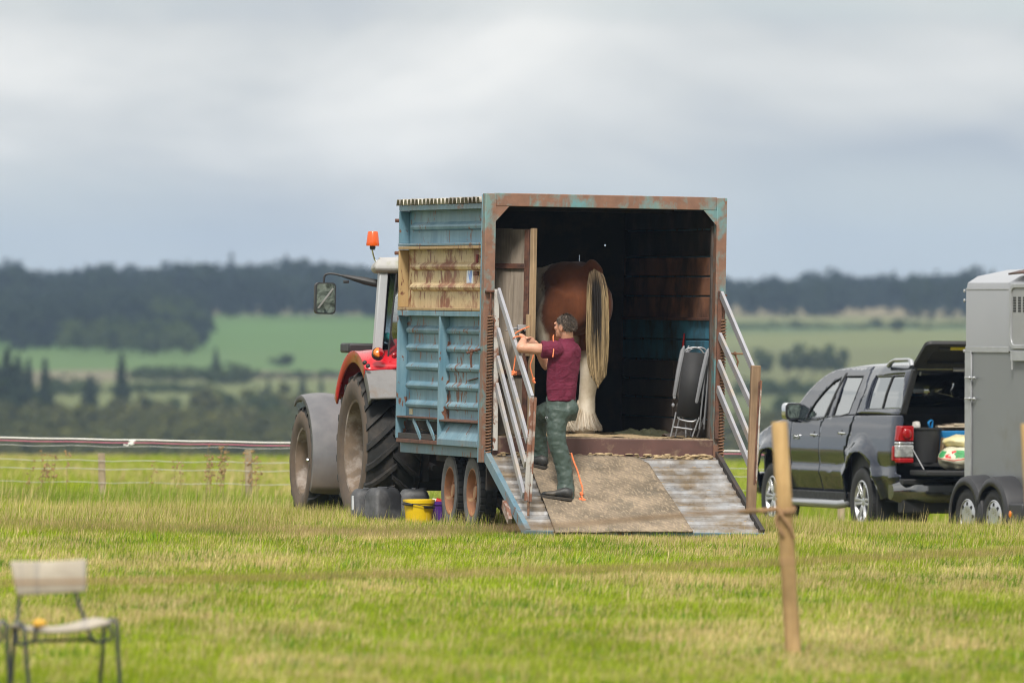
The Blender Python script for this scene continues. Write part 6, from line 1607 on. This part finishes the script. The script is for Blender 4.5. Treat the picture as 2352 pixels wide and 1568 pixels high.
b = MB(); c0 = fp(303, 1012, FD-1.2)
for q in range(7): b.ball(c0+Vector((random.uniform(-.04, .03), 0, random.uniform(-.05, .01))), (.022, .01, .014), nu=7, nv=5)
b.tube([c0, c0+Vector((-.05, 0, -.055)), c0+Vector((-.10, 0, -.045))], .008, 5); b.build('tape_knot', TAPE, wf_)
# dock and seeding stalks by the fence
SEED = mat('rusty_seed_head', (.30, .19, .085), .9, var=.4, scale=30); STALK = mat('dry_stalk', (.24, .19, .09), .9, var=.2)
for gi, (p0, p1, n_, y0, y1, lb) in enumerate(((60, 165, 8, 1030, 1068, 'rust brown dock stalks in seed left of the first fence post'), (470, 605, 17, 1022, 1062, 'rust brown dock stalks in seed around the second fence post'), (350, 420, 3, 1045, 1070, 'few thin seed stalks between the two fence posts'))):
    o = thing('dock_plant', lb, 'plant', (0, 118.8, 0)); bs = MB(); bh = MB()
    for i in range(n_):
        px = random.uniform(p0, p1); tp = at(px, random.uniform(y0, y1), 118.8)-Vector((0, 118.8, 0)); bx = tp.x+random.uniform(-.12, .05); g_ = gzf(bx, 118.8)
        mid = Vector(((bx+tp.x)/2-.02, 0, (g_+tp.z)/2)); bs.tube([(bx, 0, g_-.05), mid, tp], [.004, .003, .002], 5)
        for k in range(10):
            f_ = random.uniform(.55, 1.02); c_ = mid.lerp(tp, max(0, (f_-.5)*2)); bh.ball(c_+Vector((random.uniform(-.035, .035), random.uniform(-.03, .03), random.uniform(-.02, .02))), (random.uniform(.008, .018), .01, random.uniform(.008, .016)), nu=6, nv=4)
    q1_ = bs.build('stalks', STALK, o); q2_ = bh.build('seed_heads', SEED, o); q1_['kind'] = 'stuff'; q2_['kind'] = 'stuff'
# near posts and their ropes, out of focus
def npost(p_top, p_bot, d, label):
    a_, c_ = at(*p_top, d), at(*p_bot, d); o = thing('wooden_post', label, 'post', (c_.x, d, c_.z)); L_ = a_-c_
    b = MB(); pts = [L_*k/12.0 for k in range(-1, 13)]; pts[-1] = L_*1.0
    b.tube([p_+Vector((.004*noise.noise(Vector((i*.9, 1, 2))), 0, 0)) for i, p_ in enumerate(pts)], [.052*(1+.06*noise.noise(Vector((i*.7, 5, 1)))) for i in range(len(pts))], 18); b.build('stake', POSTN, o, 0, 50); return o, a_, c_
po, pa, pc = npost((1790, 968), (1823, 1514), 65.7, 'pale round wooden post standing in front of the dark pickup')
npost((2362, 972), (2392, 1500), 66.5, 'pale round wooden post at the right edge of the photo')
ROPE = mat('brown_rope', (.27, .16, .08), .95, var=.25, scale=60, bump=.5)
kn = at(1803, 1168, 65.7)
b = MB(); 
for q in range(2): b.tube([Vector((math.cos(a_)*.062, math.sin(a_)*.062, .012*q-.01+.014*math.sin(a_))) for a_ in np.linspace(0, 2*math.pi, 20)], .011, 7)
b.tube(spline([(-.05, -.05, .0), (-.01, -.075, -.06), (.03, -.075, -.12), (.06, -.06, -.19)], 5), .010, 7); b.tube(spline([(-.04, -.05, -.02), (-.06, -.06, -.09), (-.01, -.07, -.17)], 5), .010, 7)
b.tube(spline([(-.05, -.05, .0), (-.14, -.04, -.01), (-.30, 0, -.02)], 5), [.016]*11, 7)
pts = [at(px, y_, d_)-kn for px, y_, d_ in ((1740, 1171, 65.0), (1500, 1188, 58), (1210, 1211, 51), (900, 1216, 46), (600, 1214, 43), (300, 1207, 41), (0, 1201, 39.5), (-300, 1188, 38))]
b.tube(spline(pts, 6), .0105, 6)
o = b.build('tied_rope', ROPE); o.location = kn; tag(o, 'brown rope knotted round the near post and sagging away to the left', 'rope')
kn2 = at(1812, 1290, 48); pts = [at(px, y_, 48)-kn2 for px, y_ in ((2700, 1246), (2352, 1263), (2100, 1274), (1812, 1289), (1500, 1301), (1200, 1309), (800, 1320), (400, 1330), (0, 1338), (-300, 1343))]
o = MB().tube(spline(pts, 5), .009, 6).build('low_rope', ROPE); o.location = kn2; tag(o, 'lower brown rope running right across the field in front', 'rope')

# ================================================================= STEEL CHAIRS IN FRONT
FRM = mat('dark_steel_tube', (.045, .05, .052), .4, .5, var=.2, scale=20); 
t = NT('checked_fabric'); X, Y, Z = t.xyz()
def lines(axis, k, off):
    s1 = t.math('SINE', t.math('ADD', t.math('MULTIPLY', axis, k), off)); return t.ramp(s1, .4, .9)
base = t.mix(t.ramp(t.noise(6, 4), .35, .65), (.34, .295, .235), (.43, .38, .31))
base = t.mix(t.math('MULTIPLY', lines(X, 260, 0), .25), base, (.25, .24, .22)); base = t.mix(t.math('MULTIPLY', lines(Z, 240, 1), .18), base, (.28, .25, .22))
base = t.mix(t.math('MULTIPLY', t.ramp(t.noise(14, 2, .5, (1, .01, .01)), .55, .62), .35), base, (.20, .20, .20)); base = t.mix(t.math('MULTIPLY', t.ramp(t.noise(11, 2, .5, (.01, .01, 1), off=(0, 0, 3)), .55, .62), .35), base, (.25, .22, .18))
FAB = t.bsdf(base, .9, 0, t.noise(200, 2), .2, .002)
CD = 57.8; CS = FPX/CD
ch0 = at(150, 1572, CD)
chA = thing('steel_chair', 'whole steel-framed chair with pale checked back and seat at the lower left', 'chair', ch0, (0, 0, 0), 'steel chairs in a row')
def cp(px, py, dep=0): p_ = at(px, py, CD+dep); return p_-ch0
def ct(name, pts, r_=.0115, m_=FRM): return MB().tube(spline([cp(*p_) for p_ in pts], 5), r_, 8).build(name, m_, chA)
# backrest: curved padded board
b = MB(); vs = []; nx, nz = 16, 8
for k in range(nz+1):
    for i in range(nx+1):
        u_, w_ = i/nx, k/nz
        xl, xr = 22+14*(1-w_)*0.55+0, 198+2; x_ = xl+(xr-xl)*u_; yt_ = 1290-5*u_; yb_ = 1365-9*u_
        x_ = x_+(8*(1-w_)*(1-u_)); y_ = yb_+(yt_-yb_)*w_+3*math.sin(math.pi*u_)*w_
        vs.append(cp(x_, y_, .22+.05*math.sin(math.pi*u_)-.05*u_-.02*math.sin(math.pi*w_)))
b.add(vs, [(k*(nx+1)+i, k*(nx+1)+i+1, (k+1)*(nx+1)+i+1, (k+1)*(nx+1)+i) for k in range(nz) for i in range(nx)]); bk = b.build('backrest', FAB, chA, 0, 60, solid=.028)
md = bk.modifiers.new('b', 'BEVEL'); md.width = .010; md.segments = 3; md.limit_method = 'ANGLE'
# seat, dished
b = MB(); vs = []; nx, nz = 16, 10
for k in range(nz+1):
    for i in range(nx+1):
        u_, w_ = i/nx, k/nz
        p0 = cp(52+205*u_, 1441-16*u_, -.17+.0*u_); p1 = cp(22+176*u_, 1434-14*u_, .20-.03*u_); p_ = p0.lerp(p1, w_)
        p_.z += -.030*math.sin(math.pi*u_)+.012*math.sin(math.pi*w_); vs.append(p_)
b.add(vs, [(k*(nx+1)+i, k*(nx+1)+i+1, (k+1)*(nx+1)+i+1, (k+1)*(nx+1)+i) for k in range(nz) for i in range(nx)]); st = b.build('seat', FAB, chA, 0, 60, solid=.020)
ct('back_stile', [(46, 1352, .25), (42, 1400, .23), (38, 1440, .20), (40, 1470, .16)]); ct('back_stile', [(170, 1352, .23), (184, 1395, .21), (198, 1430, .19), (208, 1462, .15), (216, 1474, .08)])
def ubend(x0, x1, yt, xb0, xb1): return [(xb0, 1572, .22), (x0-1, 1480, .21), (x0, 1442, .20), (x0+6, 1432, .18), ((x0+x1)/2, yt-5, .0), (x1-6, yt-4, -.16), (x1, yt+6, -.20), (x1+2, 1480, -.21), (xb1, 1576, -.22)]
ct('leg_frame', ubend(32, 56, 1437, 25, 66), .0125); ct('leg_frame', ubend(238, 268, 1428, 229, 276), .0125)
ct('link_hook', [(80, 1434, -.16), (82, 1452, -.17), (79, 1466, -.17), (72, 1474, -.17), (45, 1478, -.15), (36, 1470, -.12), (37, 1446, -.1)], .0105)
ct('link_hook', [(248, 1430, -.16), (256, 1448, -.17), (257, 1462, -.17), (248, 1470, -.17), (220, 1474, -.15)], .0105)
ct('seat_rail', [(78, 1472, -.15), (140, 1470, -.1), (220, 1468, -.08)], .010)
# yellow sponge scrap on the seat edge
b = MB(); b.ball(cp(90, 1431, -.17), (.042, .03, .025)); b.v = [(x+.012*noise.noise(Vector((x*40, z*40, 2))), y, z+.01*noise.noise(Vector((x*50, z*30, 7)))) for x, y, z in b.v]; b.build('torn_foam', mat('yellow_foam', (.60, .34, .05), .95, var=.25, scale=40), chA)
chB = copy_tree(chA); chB.location = ch0+Vector((-253/CS, .04, -.012)); chB['label'] = 'steel chair mostly outside the photo, only its leg frame showing at the left edge'
